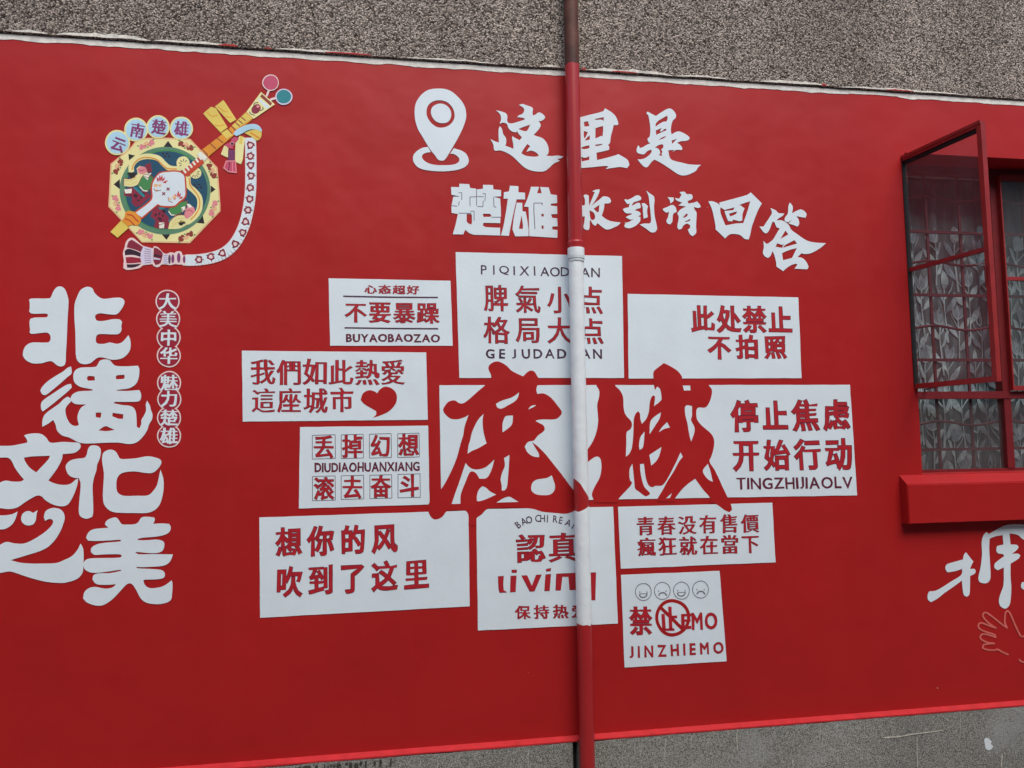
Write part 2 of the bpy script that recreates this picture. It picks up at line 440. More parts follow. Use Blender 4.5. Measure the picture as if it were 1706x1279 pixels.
# ------------------------------------------------------------------ unseen building added behind the viewer to shade the lower wall
FB = mat('added_building_render', A(150, 146, 138), rough=.9, vary=.15, vscale=.6)
FG = mat('added_building_glass', (.05, .06, .07), rough=.1)
m = MB(); m.box((-22, -12, 0), (26, -6.6, 6.4)); m.box((-22.3, -12.2, 6.4), (26.3, -6.3, 6.6))
fb = m.build('added_facing_building', FB, label='unseen long grey building added across the lane to shape the light', cat='building')
for zz in (1.0, 4.0):
    for k in range(12):
        m = MB(); x = -20 + k * 3.9; m.box((x, -6.6, zz), (x + 1.5, -6.57, zz + 1.5)); w_ = m.build('window', FG, fb)  # window boxes and sills of the added building
        m = MB(); m.box((x - .06, -6.6, zz - .1), (x + 1.56, -6.5, zz)); m.build('window_sill', FB, fb)

# ------------------------------------------------------------------ the red wall with its window opening
WX0, WX1 = 2.541, 3.94
WZ0, WZ1 = at(1537.5, 790)[2], at(1690, 263.8)[2]
ZB, ZT = .447, 3.395                      # bottom of the red render, its ragged top
T = .225                                   # wall thickness
def wall_slab(zs, xs, hole, y0, y1):
    """a slab of quads with an opening, reveal faces included"""
    m = MB()
    for i in range(len(xs) - 1):
        for k in range(len(zs) - 1):
            xa, xb, za, zb = xs[i], xs[i + 1], zs[k], zs[k + 1]
            if hole and xa >= hole[0] - 1e-6 and xb <= hole[1] + 1e-6 and za >= hole[2] - 1e-6 and zb <= hole[3] + 1e-6: continue
            m.add([(xa, y0, za), (xb, y0, za), (xb, y0, zb), (xa, y0, zb)], [(0, 1, 2, 3)])
            m.add([(xa, y1, za), (xb, y1, za), (xb, y1, zb), (xa, y1, zb)], [(0, 3, 2, 1)])
    if hole:
        a, b, c, d = hole
        m.add([(a, y0, c), (a, y1, c), (a, y1, d), (a, y0, d)], [(0, 1, 2, 3)])
        m.add([(b, y0, c), (b, y1, c), (b, y1, d), (b, y0, d)], [(0, 3, 2, 1)])
        m.add([(a, y0, c), (b, y0, c), (b, y1, c), (a, y1, c)], [(0, 1, 2, 3)])
        m.add([(a, y0, d), (b, y0, d), (b, y1, d), (a, y1, d)], [(0, 3, 2, 1)])
    a, b, c, d = xs[0], xs[-1], zs[0], zs[-1]
    m.add([(a, y0, c), (a, y1, c), (a, y1, d), (a, y0, d)], [(0, 3, 2, 1)])
    m.add([(b, y0, c), (b, y1, c), (b, y1, d), (b, y0, d)], [(0, 1, 2, 3)])
    m.add([(a, y0, d), (b, y0, d), (b, y1, d), (a, y1, d)], [(0, 1, 2, 3)])
    m.add([(a, y0, c), (b, y0, c), (b, y1, c), (a, y1, c)], [(0, 3, 2, 1)])
    return m
ZG = 3.413                                # the groove under the roughcast
wall = wall_slab([ZB, WZ0, WZ1, ZG - .0025], [X0, WX0, WX1, X1], (WX0, WX1, WZ0, WZ1), 0, T).build(
    'mural_wall', RED, label='red painted wall covered with white Chinese lettering and white text panels', cat='wall')
# the primer left bare along the top of the red: a strip whose lower edge is ragged
PRIMER = mat('bare_primer', A(216, 212, 202), rough=.85, vary=.16, vscale=30, bump=.5, bscale=120)
m = MB(); N_ = 900
prev = None
for i in range(N_ + 1):
    x = X0 + (X1 - X0) * i / N_
    r = noise.fractal(Vector((x * 9, 0, 0)), .8, 2.2, 5) * .5
    z = ZG - .026 + r * .012 - .004 * abs(noise.noise(Vector((x * 40, 7, 0)))) + (.006 if noise.noise(Vector((x * 2.3, 4, 0))) > .25 else 0)
    cur = ((x, -.0018, z), (x, -.0018, ZG - .0025))
    if prev: m.add([prev[0], cur[0], cur[1], prev[1]], [(0, 1, 2, 3)])
    prev = cur
m.build('primer_strip', PRIMER, wall, label='bare whitish strip along the ragged top edge of the red paint')
# small drips and blots of red spilled over the groove
# ledge at the foot of the red
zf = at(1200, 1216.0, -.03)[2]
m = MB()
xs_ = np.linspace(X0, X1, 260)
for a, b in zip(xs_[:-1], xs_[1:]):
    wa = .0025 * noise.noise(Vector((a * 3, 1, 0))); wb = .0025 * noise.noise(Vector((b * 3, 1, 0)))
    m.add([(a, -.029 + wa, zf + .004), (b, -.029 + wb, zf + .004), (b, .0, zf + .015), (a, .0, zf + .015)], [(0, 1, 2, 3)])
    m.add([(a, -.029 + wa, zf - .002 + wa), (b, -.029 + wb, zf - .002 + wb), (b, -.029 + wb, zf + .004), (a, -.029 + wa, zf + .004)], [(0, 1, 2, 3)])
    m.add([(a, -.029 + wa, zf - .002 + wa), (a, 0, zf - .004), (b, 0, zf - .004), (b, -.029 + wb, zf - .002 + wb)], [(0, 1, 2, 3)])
m.build('ledge', mat('ledge_red_skylit', A(184, 42, 45), rough=.5, vary=.12, vscale=20, bump=.3, bscale=80), wall, smooth=False, label='narrow sloping ledge at the foot of the red paint')  # lighter red than the wall: skylight put into the colour
# roughcast above
zr = ZG + .0005
m = MB(); xs_ = np.linspace(X0, X1, 420); prev = None
for x in xs_:
    w_ = noise.fractal(Vector((x * 7, 9, 0)), .8, 2.1, 4) * .004
    cur = ((x, .0, zr + w_), (x, -.012, zr + w_ + .003), (x, -.012, 5.6), (x, T, 5.6), (x, T, zr + w_))
    if prev:
        for k in range(5): m.add([prev[k], cur[k], cur[(k + 1) % 5], prev[(k + 1) % 5]], [(0, 1, 2, 3)])
    prev = cur
upper = m.build('roughcast_wall', ROUGHCAST, label='brown and grey pebble-dashed upper wall above the red paint', cat='wall')
m = MB(); m.box((X0, .03, ZG - .02), (X1, T - .01, ZG + .02)); m.build('groove_bed', mat('groove_dark', (.03, .028, .025), rough=.9), upper)  # near-black backing inside the groove
# remains of whitewash clinging to the roughcast just above the groove
m = MB()
for x0, x1, hh in ((-1.33, -.96, .02), (-.95, -.62, .012), (-.45, -.05, .011), (.72, .80, .012), (.93, 1.35, .016), (1.36, 1.62, .01), (1.78, 2.14, .014), (2.2, 2.9, .011), (-1.5, -1.36, .012), (.1, .5, .008)):
    m.tag += 1; n = max(6, int((x1 - x0) * 60)); prev = None
    for i in range(n + 1):
        x = x0 + (x1 - x0) * i / n; t = math.sin(math.pi * i / n) ** .5
        b = noise.fractal(Vector((x * 7, 9, 0)), .8, 2.1, 4) * .004
        hz = hh * t * (.6 + .7 * abs(noise.fractal(Vector((x * 22, 2, 0)), .7, 2.3, 4)))
        cur = ((x, -.0135, zr + b + .004), (x, -.0135, zr + b + .004 + hz + .0005))
        if prev: m.add([prev[0], cur[0], cur[1], prev[1]], [(0, 1, 2, 3)])
        prev = cur
m.build_each('whitewash_smear', mat('old_whitewash', A(205, 200, 188), rough=.9, vary=.25, vscale=60, bump=.5), upper)
m = MB()
for x0, x1, hh in ((-.245, -.05, .012), (-.69, -.61, .011), (-.50, -.47, .008), (.905, .925, .02), (1.05, 1.17, .010), (2.105, 2.13, .022), (2.45, 2.6, .007)):
    m.tag += 1; n = 14; prev = None
    for i in range(n + 1):
        x = x0 + (x1 - x0) * i / n; hz = hh * (.35 + .8 * abs(noise.noise(Vector((x * 31, 5, 0))))) * math.sin(math.pi * (i + .3) / (n + .6)) ** .5
        cur = ((x, -.0142, zr + .003), (x, -.0142, zr + .0045 + hz))
        if prev: m.add([prev[0], cur[0], cur[1], prev[1]], [(0, 1, 2, 3)])
        prev = cur
m.build_each('red_smear', RED, upper)
# cement plinth below, in two lengths with a gap behind the pipe
gx0, gx1 = at(954.5, 1262, -.03)[0], at(963.5, 1262, -.03)[0]
def plinth_part(a, b):
    m = MB(); xs_ = np.linspace(a, b, max(2, int((b - a) * 30))); prev = None
    for x in xs_:
        w_ = noise.fractal(Vector((x * 6, 3, 0)), .8, 2.2, 4) * .003
        cur = ((x, -.03, 0), (x, -.03, zf - .005 + w_), (x, T, zf - .005 + w_), (x, T, 0))
        if prev:
            for k in range(4): m.add([prev[k], prev[(k + 1) % 4], cur[(k + 1) % 4], cur[k]], [(0, 3, 2, 1)])
        else: m.add(cur, [(0, 1, 2, 3)])
        prev = cur
    m.add(prev, [(3, 2, 1, 0)])
    return m
pl = plinth_part(X0, gx0).build('cement_plinth', PLINTH, label='rough grey cement plinth under the red wall', cat='wall base')
plinth_part(gx1, X1).build('plinth_length', PLINTH, pl)
m = MB(); m.box((gx0, .01, 0), (gx1, .05, zf - .01)); m.build('gap_filling', mat('dark_gap', (.02, .018, .015), rough=.95), pl)
# the light chip, thin runs of paint and dark damp streaks on the plinth
CHIP = mat('chip_white', A(205, 212, 212), rough=.8, vary=.08)
DRIP = mat('dried_drip', A(184, 180, 166), rough=.9, vary=.3, vscale=60)
DAMP = mat('damp_streak', A(62, 60, 52), rough=.9, vary=.4, vscale=50)
def flat_on(mb, P, y):
    V, F = tri([np.asarray(P)]); mb.add(wall_pts(V, y), [tuple(f) if cross2(V, f) > 0 else tuple(f[::-1]) for f in F])
m = MB(); flat_on(m, smooth(np.array([(1640, 1231), (1645, 1229), (1652, 1235), (1651, 1239), (1655, 1243), (1650, 1249), (1643, 1248), (1641, 1240)]), 80), -.0325)
m.build('paint_chip', CHIP, pl, label='small chipped whitish patch on the cement')
m = MB()
for x, y0, y1, w_ in ((1228, 1215, 1250, 1.3), (1366, 1206, 1232, .8), (1528, 1228, 1279, 1.4), (1669, 1257, 1279, 2.2), (1321, 1266, 1279, 1.4), (1108, 1232, 1262, .9), (1152, 1226, 1245, .7), (1440, 1204, 1222, .7), (1600, 1195, 1215, .7), (700, 1262, 1279, .8), (880, 1252, 1279, .8)):
    m.tag += 1; k = 6
    L_ = [(x + .5 * math.sin(y0 + i) - w_ / 2 * (1 - .4 * i / k), y0 + (y1 - y0) * i / k) for i in range(k + 1)]
    R_ = [(p[0] + w_ * (1 - .3 * i / k), p[1]) for i, p in enumerate(L_)]
    flat_on(m, L_ + R_[::-1], -.0328)
P = [(1466, 1229), (1480, 1227), (1500, 1225.5), (1520, 1222), (1545, 1219), (1570, 1216), (1571, 1217), (1545, 1221), (1520, 1224), (1498, 1228), (1478, 1230)]
m.tag += 1; flat_on(m, P, -.0328)
m.build_each('paint_run', DRIP, pl)
m = MB()
for i in range(26):
    m.tag += 1; x = random.uniform(486, 655); t0 = at(x, 1268, -.03); y0 = 1279 - (x - 475) * .085 + random.uniform(-1, 2); y1 = y0 + random.uniform(4, 16); w_ = random.uniform(2, 6)
    flat_on(m, smooth(np.array([(x - w_ * .3, y0), (x + w_ * .4, y0 + .5), (x + w_ * .5, (y0 + y1) / 2), (x + w_ * .2, y1), (x - w_ * .3, y1 - 1), (x - w_ * .5, (y0 + y1) / 2)]), 90), -.0322 - i * 3e-5)
for x0 in (1150, 1480, 1600):
    pass
m.build_each('damp_streak', DAMP, pl)

# ------------------------------------------------------------------ sill below the window
sx0 = at(1500.5, 840, 0)[0]; sz1 = at(1502, 807.5, -.055)[2]; sz0 = at(1505, 873.5, -.055)[2]; sx1 = WX1 + .1
SILL_B = min(WZ0 - .002, sz1 + .045)
m = MB()
V = [(sx0, -.055, sz0), (sx1, -.055, sz0), (sx1, .0, sz0), (sx0, .0, sz0), (sx0, -.055, sz1), (sx1, -.055, sz1), (sx1, .0, SILL_B), (sx0, .0, SILL_B)]
me = bpy.data.meshes.new('sill'); bm = bmesh.new()
vs = [bm.verts.new(v) for v in V]
for f in [(0, 3, 2, 1), (4, 5, 6, 7), (0, 1, 5, 4), (1, 2, 6, 5), (2, 3, 7, 6), (3, 0, 4, 7)]: bm.faces.new([vs[i] for i in f])
bmesh.ops.bevel(bm, geom=[e for e in bm.edges if all(v.co.y < -.05 for v in e.verts)], offset=.0035, segments=2, affect='EDGES')
bm.to_mesh(me); bm.free(); me.materials.append(RED)
link('window_sill', me, wall, label='thick red painted sill sticking out below the window')

SPECK = mat('paint_speck', A(196, 150, 140), rough=.7, vary=.2)
m = MB(); rs = random.Random(11)
for (x, y, r) in [(1562, 1146, .9), (1592, 1178, .8), (1179, 345, .6), (880, 1120, .5)]:
    m.tag += 1; paint(m, [ellipse(x, y, r * 1.2, r, 9, rs.random() * 3, .25)], -1)
m.build_each('paint_speck', SPECK, wall)

# ------------------------------------------------------------------ white lettering and marks painted on the red
def mural(name, fr, texts, label, mat_=WHITE, sm=True, extra=None, mats=None, corner=55):
    m = MB()
    for i, t in enumerate(texts): shape(m, fr, t, 0 + i * .3, 0, sm, corner)
    if extra: extra(m)
    return m.build(name, mats or mat_, wall, label=label)
mural('painted_character', 'a', ["207,165 225,158 350,157 362,148 375,115 400,80 430,72 460,90 480,140 487,180 480,300 474,450 468,550 462,625 435,641 405,632 370,605 340,605 300,617 235,619 190,600 165,570 163,545 175,505 205,478 240,470 340,470 357,455 358,425 345,405 320,400 225,409 210,400 213,380 209,330 215,302 250,293 330,291 340,280 338,268 320,265 225,265 207,250 212,210",
 "620,75 655,85 670,115 700,145 735,160 790,155 850,152 878,165 884,190 868,225 840,262 820,272 770,270 715,263 690,268 676,280 678,300 690,315 730,318 800,305 850,307 868,325 862,350 862,385 845,408 810,413 720,410 695,415 683,430 682,465 695,478 740,480 780,470 830,480 865,470 890,445 912,418 925,450 928,500 915,540 880,575 840,590 790,592 735,578 695,578 665,600 640,618 605,625 565,615 542,580 537,500 535,400 528,290 530,200 548,145 575,95"],
 'fat rounded white character of two mirrored combs, top of the left column')
mural('painted_character', 'a', ["505,640 508,690 480,715 430,760 370,810 325,843 300,838 286,812 300,785 340,745 400,705 450,675 480,650",
 "505,765 510,790 480,820 420,870 365,915 305,960 293,945 293,900 320,870 380,830 440,790 480,768",
 "480,855 500,865 503,890 480,915 465,945 470,990 490,1035 515,1058 545,1063 560,1055 550,1010 555,975 575,935 612,910 560,910 530,905 505,885 503,860 520,835 560,818 655,812 660,805 640,800 570,785 530,755 521,720 525,685 545,660 580,648 680,643 695,625 710,600 745,590 780,597 800,620 820,635 880,640 980,635 990,660 985,720 965,765 920,795 870,803 828,807 830,812 900,815 990,808 1002,835 1000,870 985,888 930,892 815,892 808,902 870,915 920,920 950,935 965,965 970,1010 972,1070 990,1080 1003,1050 1005,1020 1025,985 1038,950 1035,910 1045,884 1065,920 1072,950 1083,980 1080,1015 1060,1050 1045,1095 1010,1145 970,1180 915,1192 850,1182 760,1182 620,1188 560,1180 490,1145 440,1130 405,1095 395,1055 378,1020 345,1045 300,1070 302,1020 320,980 370,940 420,905 455,870 | 622,712 635,708 672,712 674,740 625,742 618,728 | 822,712 835,703 884,700 885,718 878,728 825,732 | 680,968 720,968 716,1000 712,1006 680,1000 | 800,970 876,980 874,1012 845,1012 798,995 | 748,1065 785,1078 815,1090 760,1100 700,1095"],
 'fat white character with small square eyes, second in the left column')
mural('painted_character', 'b', ["170,22 200,12 260,7 300,15 330,40 350,68 375,75 440,68 520,72 560,75 574,95 565,120 530,145 480,152 445,155 440,190 410,250 375,300 343,342 375,358 430,372 480,372 510,360 535,338 555,328 550,370 530,430 500,490 470,520 425,525 370,510 320,480 300,458 270,448 235,462 180,495 120,535 60,545 0,538 -60,530 -110,520 -100,470 -60,420 0,358 40,343 90,350 150,348 170,335 140,300 105,250 80,200 55,180 0,180 -90,175 -120,150 -90,110 0,97 80,95 160,80 195,72 190,50 | 170,180 220,172 355,166 345,190 300,240 257,285 210,250 178,205"],
 'fat white crossed-stroke character cut by the left edge of the picture')
mural('painted_character', 'b', ["665,92 700,100 716,125 710,180 690,230 685,270 668,320 658,380 660,460 662,570 655,600 615,614 575,600 560,570 562,500 570,420 572,360 560,325 530,323 490,305 468,260 470,230 500,200 550,187 600,180 615,160 625,120 640,98",
 "790,123 820,135 840,165 855,187 920,188 980,182 1045,170 1100,178 1140,195 1146,220 1120,260 1085,287 1030,288 960,278 890,283 850,300 830,335 827,390 835,425 860,445 900,452 980,450 1050,448 1085,420 1115,375 1130,310 1140,265 1160,330 1162,400 1150,470 1130,520 1095,555 1040,573 950,573 870,572 800,565 750,530 732,480 733,390 738,290 725,200 732,150 755,130"],
 'fat white character with a wide open hook, right of the crossed-stroke one')
mural('painted_character', 'b', ["-60,590 0,590 50,588 90,580 125,562 112,610 85,655 40,685 0,690 -60,680", "150,610 160,580 185,562 210,560 235,572 268,553 260,580 255,620 240,650 205,662 175,655 155,635",
 "325,560 360,540 400,538 440,555 460,600 450,650 425,710 390,765 340,815 280,845 200,870 75,908 140,925 220,932 300,932 400,928 460,905 510,880 550,835 572,790 592,830 592,950 585,1000 550,1040 480,1065 430,1070 330,1062 220,1035 130,1005 70,988 0,1000 -80,1010 -120,960 -90,900 -40,840 0,800 45,778 100,788 170,790 240,760 310,715 355,675 378,640 372,620 350,615 320,630 312,600"],
 'fat white swooping character with a round dot, bottom left of the picture')
mural('painted_character', 'b', ["745,655 755,630 790,610 825,605 845,625 865,652 900,655 960,652 985,635 1005,605 1050,600 1095,605 1100,620 1088,650 1150,647 1200,650 1213,672 1205,705 1170,728 1100,742 1020,748 975,757 985,766 1060,765 1120,762 1160,775 1168,800 1155,840 1120,856 1060,858 970,850 962,856 985,866 1080,865 1228,867 1215,905 1190,935 1150,950 1080,955 1000,958 968,955 975,965 1060,970 1130,975 1160,985 1172,1010 1160,1035 1100,1045 1030,1047 1018,1055 1030,1085 1060,1105 1110,1105 1165,1090 1218,1052 1225,1070 1222,1150 1210,1195 1150,1218 1100,1220 1040,1210 1000,1180 970,1125 945,1085 925,1073 900,1080 870,1110 820,1165 780,1200 730,1228 680,1230 620,1210 590,1180 600,1135 635,1105 680,1098 740,1110 790,1105 815,1090 822,1078 790,1082 720,1083 680,1075 656,1045 665,1015 700,1002 780,1000 855,985 865,978 840,978 760,990 660,998 610,980 592,950 600,915 635,897 720,893 850,890 866,878 855,868 800,866 720,868 670,870 645,850 650,820 690,795 760,783 850,776 862,768 850,763 780,768 630,770 612,750 625,715 660,690 720,682 770,678"],
 'fat white many-barred character with two splayed feet, last of the left column')
mural('location_pin', 'pin', ["430,62 520,68 610,100 690,165 760,240 805,320 823,400 822,480 800,560 765,650 720,740 660,850 600,950 545,1040 510,1080 465,1086 425,1070 385,1015 330,950 265,850 200,740 140,640 105,530 92,430 95,330 115,255 170,170 250,100 330,70 | 440,228 500,235 560,258 610,305 645,365 660,440 650,500 610,560 550,600 480,617 420,612 360,580 305,525 270,460 260,390 275,320 320,265 380,235",
 "450,275 510,285 560,315 600,370 612,430 600,490 565,535 510,553 440,548 380,515 340,460 323,400 335,340 375,300",
 "280,890 200,905 130,945 80,1000 68,1045 80,1110 140,1180 230,1215 350,1232 480,1238 620,1230 740,1205 820,1165 858,1110 855,1050 820,985 760,945 690,922 650,910 595,988 640,990 690,1015 722,1050 725,1090 690,1125 620,1145 500,1150 400,1148 310,1130 240,1095 200,1050 200,1010 235,980 290,968 322,965"],
 'white map pin with a ring at its foot')
mural('painted_character', 'zh', ["148,215 230,232 300,262 322,300 318,370 335,405 380,415 450,400 530,375 590,355 580,335 530,325 470,318 500,290 545,272 575,235 575,190 545,160 497,135 550,118 620,140 690,165 712,195 705,240 710,295 750,280 790,250 830,252 880,290 898,320 880,350 830,378 795,380 815,405 830,440 810,490 760,550 722,590 790,615 850,635 900,680 935,740 950,800 945,870 915,905 1000,912 1090,903 1178,918 1140,945 1080,955 1122,985 1030,1025 960,1090 890,1140 800,1148 700,1135 600,1095 520,1030 440,950 380,900 290,850 210,825 140,830 118,810 110,740 65,652 140,690 195,705 188,600 190,500 208,455 240,500 260,580 290,620 305,660 303,720 290,755 350,775 415,800 410,720 395,650 400,607 440,635 510,670 545,625 500,580 470,530 460,550 400,540 350,500 325,450 320,430 280,405 240,405 205,422 225,360 222,300 200,260 | 490,500 560,470 670,432 650,480 620,530 580,532 | 625,728 672,760 645,790 612,848 680,828 740,845 780,875 803,905 760,920 680,918 600,905 535,870 560,820"],
 'white brush character of the top row left of the pipe', corner=48)
mural('painted_character', 'li', ["60,320 170,295 300,260 450,225 545,195 570,150 640,190 720,250 765,320 790,400 775,425 712,425 690,520 665,610 655,700 640,735 620,745 640,790 635,830 560,850 430,878 440,998 560,970 740,920 785,900 860,940 945,1000 970,1080 930,1130 820,1112 700,1125 580,1145 630,1100 560,1095 350,1115 60,1138 | 222,375 290,360 315,440 235,450 | 222,520 290,540 240,645 225,620 | 320,590 322,660 240,680 262,645 | 395,325 500,305 550,295 548,355 510,335 430,340 | 412,480 470,455 540,440 540,500 530,610 510,600 412,645 | 412,745 540,730 500,755 412,770 | 180,795 240,770 315,755 315,800 250,818 190,815 | 180,945 240,960 315,935 310,995 190,1020"],
 'white brush character of the top row half hidden by the pipe', corner=40)
mural('painted_character', 'sh', ["245,215 265,188 330,225 392,255 450,215 530,165 585,142 630,150 680,200 697,255 680,295 645,330 625,400 618,480 630,538 680,505 740,490 810,515 870,550 905,585 890,620 840,635 770,640 712,665 760,695 795,745 785,775 700,772 640,808 672,772 580,778 590,850 615,910 680,940 780,965 900,992 1080,1000 1030,1040 1000,1090 930,1130 860,1155 780,1160 700,1125 600,1055 500,990 420,945 370,920 340,940 300,985 265,1030 225,1035 165,985 110,915 160,915 220,900 290,850 325,800 320,768 260,790 215,835 170,838 110,815 95,780 105,735 125,700 150,745 200,725 260,690 310,670 275,650 262,600 290,575 302,540 305,430 290,320 275,250 | 385,385 420,335 490,290 565,250 568,300 550,340 500,345 430,385 390,418 | 390,475 480,440 450,490 480,490 520,455 555,455 548,475 490,498 395,545 | 430,625 480,585 545,560 520,590 450,618 | 630,630 710,605 640,680 | 375,738 430,700 485,685 505,700 500,740 470,765 490,800 475,835 490,865 435,855 455,820 445,780 420,750"],
 'white brush character at the right end of the top row', corner=48)
def lines(L_, w_, fr, mi, level=.8):
    def fn(m):
        for t in L_: stroke(m, t, w_, level, mi, False, fr, cap=False)
    return fn
mural('painted_character', 'cx', ["98,95 215,98 215,50 355,55 370,110 450,120 460,130 550,122 552,65 695,68 700,130 808,140 808,228 700,235 795,260 805,390 808,520 670,522 800,530 798,610 560,605 548,640 580,665 690,672 795,675 795,785 420,775 360,755 300,705 270,770 122,768 160,640 195,480 105,465 103,365 130,235 195,232 102,205 | 320,480 380,480 395,500 395,600 385,630 345,615 320,590 | 548,490 560,475 650,478 670,500 660,520 560,522"],
 'blocky white character with thin dark joints left of the pipe', sm=False, mats=[WHITE, SHADE],
 extra=lines(["205,178 250,178 250,285", "545,190 585,190 580,300", "367,235 367,370", "370,440 425,440 425,575", "460,130 460,360", "470,232 560,236", "370,238 455,235", "215,300 205,360", "555,290 550,378 470,372", "700,240 708,378 740,383", "105,362 185,370", "670,524 805,527", "205,468 390,470", "120,212 210,232"], 1.1, 'cx', 1))
mural('painted_character', 'cx', ["935,78 1055,85 1055,170 1150,178 1150,272 1030,272 1000,400 960,580 920,790 808,785 850,620 880,440 905,262 845,262 848,170 920,160",
 "1030,318 1110,322 1112,440 1160,448 1180,560 1200,700 1200,795 1010,798 970,700 985,560 1010,420 | 1100,500 1120,640 1118,692 1062,690 1080,600",
 "1235,92 1350,95 1320,185 1385,185 1365,95 1485,102 1515,200 1603,212 1605,325 1515,335 1515,360 1605,370 1608,480 1520,485 1535,535 1605,540 1612,655 1535,660 1540,700 1610,708 1608,820 1210,795 1205,600 1200,380 1135,375 1180,270 1210,180 | 1380,480 1415,480 1415,515 1382,515 | 1382,645 1412,645 1412,690 1385,690"],
 'blocky white character with toothed right side, directly left of the pipe', sm=False, mats=[WHITE, SHADE],
 extra=lines(["1275,325 1275,450 1290,695", "1275,325 1395,325 1390,355"], 1.3, 'cx', 1))
mural('painted_character', 'sd', ["93,160 120,145 162,160 165,250 168,290 200,210 240,115 205,105 250,85 300,78 300,110 260,200 200,290 190,300 260,240 300,210 340,175 380,170 430,190 452,230 430,258 365,262 358,330 330,420 380,460 450,490 575,508 540,545 480,575 430,595 380,595 330,560 275,515 250,550 215,530 185,470 175,500 172,570 160,605 120,600 93,570 105,500 112,430 60,425 20,380 20,220 60,220 80,290 112,280 112,210 | 225,330 300,280 290,370 270,375 | 170,350 225,380 245,440 225,475 195,470 180,440"],
 'small white brush character touching the right side of the pipe')
mural('painted_character', 'sd', ["620,215 640,205 660,215 720,190 770,160 810,158 842,185 835,215 790,232 740,250 715,295 760,270 785,255 820,255 835,300 830,320 780,335 755,350 800,362 830,385 830,410 800,430 830,435 825,490 780,540 730,570 680,582 630,570 622,545 640,520 620,512 680,500 745,460 700,470 640,440 655,428 720,400 715,390 640,385 600,335 640,318 680,310 690,260 660,270",
 "845,262 880,258 928,295 915,350 925,440 870,458 862,370 858,310", "905,95 950,130 1008,180 1005,300 1015,430 1035,520 1045,590 1020,632 970,635 900,585 820,535 880,520 940,520 965,500 960,380 945,250 935,170"],
 'small white brush character with a tall right stroke, second right of the pipe')
mural('painted_character', 'sd', ["1180,180 1260,185 1255,230 1215,262 1210,225", "1118,330 1180,305 1240,280 1275,300 1290,325 1300,370 1255,395 1245,470 1240,500 1215,532 1180,520 1165,485 1185,440 1200,370 1160,378 1125,350",
 "1275,190 1330,200 1360,150 1335,115 1400,110 1425,140 1480,140 1503,165 1495,205 1440,230 1450,262 1520,250 1560,235 1600,280 1608,310 1570,320 1520,305 1530,340 1555,380 1552,470 1548,560 1550,640 1505,685 1470,660 1440,600 1470,575 1470,540 1430,520 1385,545 1360,590 1320,597 1305,560 1325,440 1305,390 1345,340 1420,300 1340,290 1320,290 1370,250 1300,225 | 1375,450 1420,395 1445,400 1420,435 | 1395,500 1475,460 1470,485 1420,500"],
 'small white brush character between the tall-stroked one and the tilted box')
mural('painted_character', 'hd', ["78,235 130,232 200,260 225,285 220,250 350,215 580,150 625,118 690,180 770,260 720,350 680,450 640,560 620,660 600,725 550,720 490,670 400,655 345,665 295,715 230,650 170,595 172,560 150,440 120,320 | 232,310 290,345 420,310 500,272 620,232 590,340 530,515 440,520 300,545 260,450 235,380",
 "288,358 400,348 422,303 490,283 547,325 520,400 518,478 490,490 440,480 400,470 385,493 333,488 310,430 | 345,395 440,365 450,370 430,400 360,430"],
 'white tilted box-in-a-box character', corner=42)
mural('painted_character', 'hd', ["880,320 950,350 985,385 1060,390 1040,420 985,455 960,480 1030,480 1110,530 1150,600 1230,660 1350,740 1450,765 1598,775 1560,810 1490,860 1400,905 1330,915 1280,905 1230,955 1290,965 1340,1010 1375,1080 1355,1112 1190,1105 1230,1050 1200,1040 1120,1075 1045,1135 960,1080 950,1000 920,900 905,880 880,940 850,965 810,945 783,900 795,830 790,745 830,785 870,765 920,720 960,650 1030,540 1000,585 960,570 930,500 905,500 880,570 850,630 820,650 790,630 738,560 790,560 830,500 870,440 900,380 | 1075,610 1112,660 1010,720 | 1190,735 1225,780 1040,835 1070,800 | 1222,838 1160,965 1045,995 1030,905 1080,880 1150,855 | 970,775 1035,800 1060,780 1030,835 945,820",
 "1130,250 1165,290 1170,330 1160,390 1210,360 1270,335 1320,360 1350,400 1335,445 1290,440 1215,425 1245,470 1252,530 1230,560 1190,545 1115,520 1160,470 1110,505 1065,490 1065,450 1105,390 1112,300"],
 'white brush character with a long right sweep, end of the second row', corner=45)
mural('painted_character', 'I', ["585,478 620,520 650,560 685,600 660,650 640,700 700,698 715,730 700,765 640,795 640,900 632,1040 600,1070 560,1050 540,950 532,855 430,930 300,1020 200,1100 120,1142 80,1110 75,1050 95,1000 180,990 260,950 400,860 500,800 532,760 535,700 440,730 340,745 312,700 325,645 400,615 545,575 560,510",
 "860,210 890,235 960,195 1050,145 1130,115 1300,105 1420,130 1480,200 1440,300 1400,320 1330,295 1290,255 1230,235 1165,228 1180,375 1260,378 1288,405 1270,440 1200,500 1280,497 1310,520 1290,560 1180,630 1180,800 1190,950 1175,1150 1140,1215 1100,1228 1040,1190 1025,1110 1050,1020 1085,920 1090,680 1010,718 965,690 965,640 1000,600 1095,530 1080,505 1010,490 990,450 1000,395 1085,375 1075,250 980,265 900,298 895,430 905,600 912,820 880,880 820,892 765,870 750,820 780,680 800,500 795,340 820,250"],
 'white rounded brush character under the window sill')
mural('painted_character', 'I', ["1330,880 1400,870 1480,900 1500,960 1430,980 1345,970 1318,930"], 'white stroke at the right edge of the picture beside the rounded character')
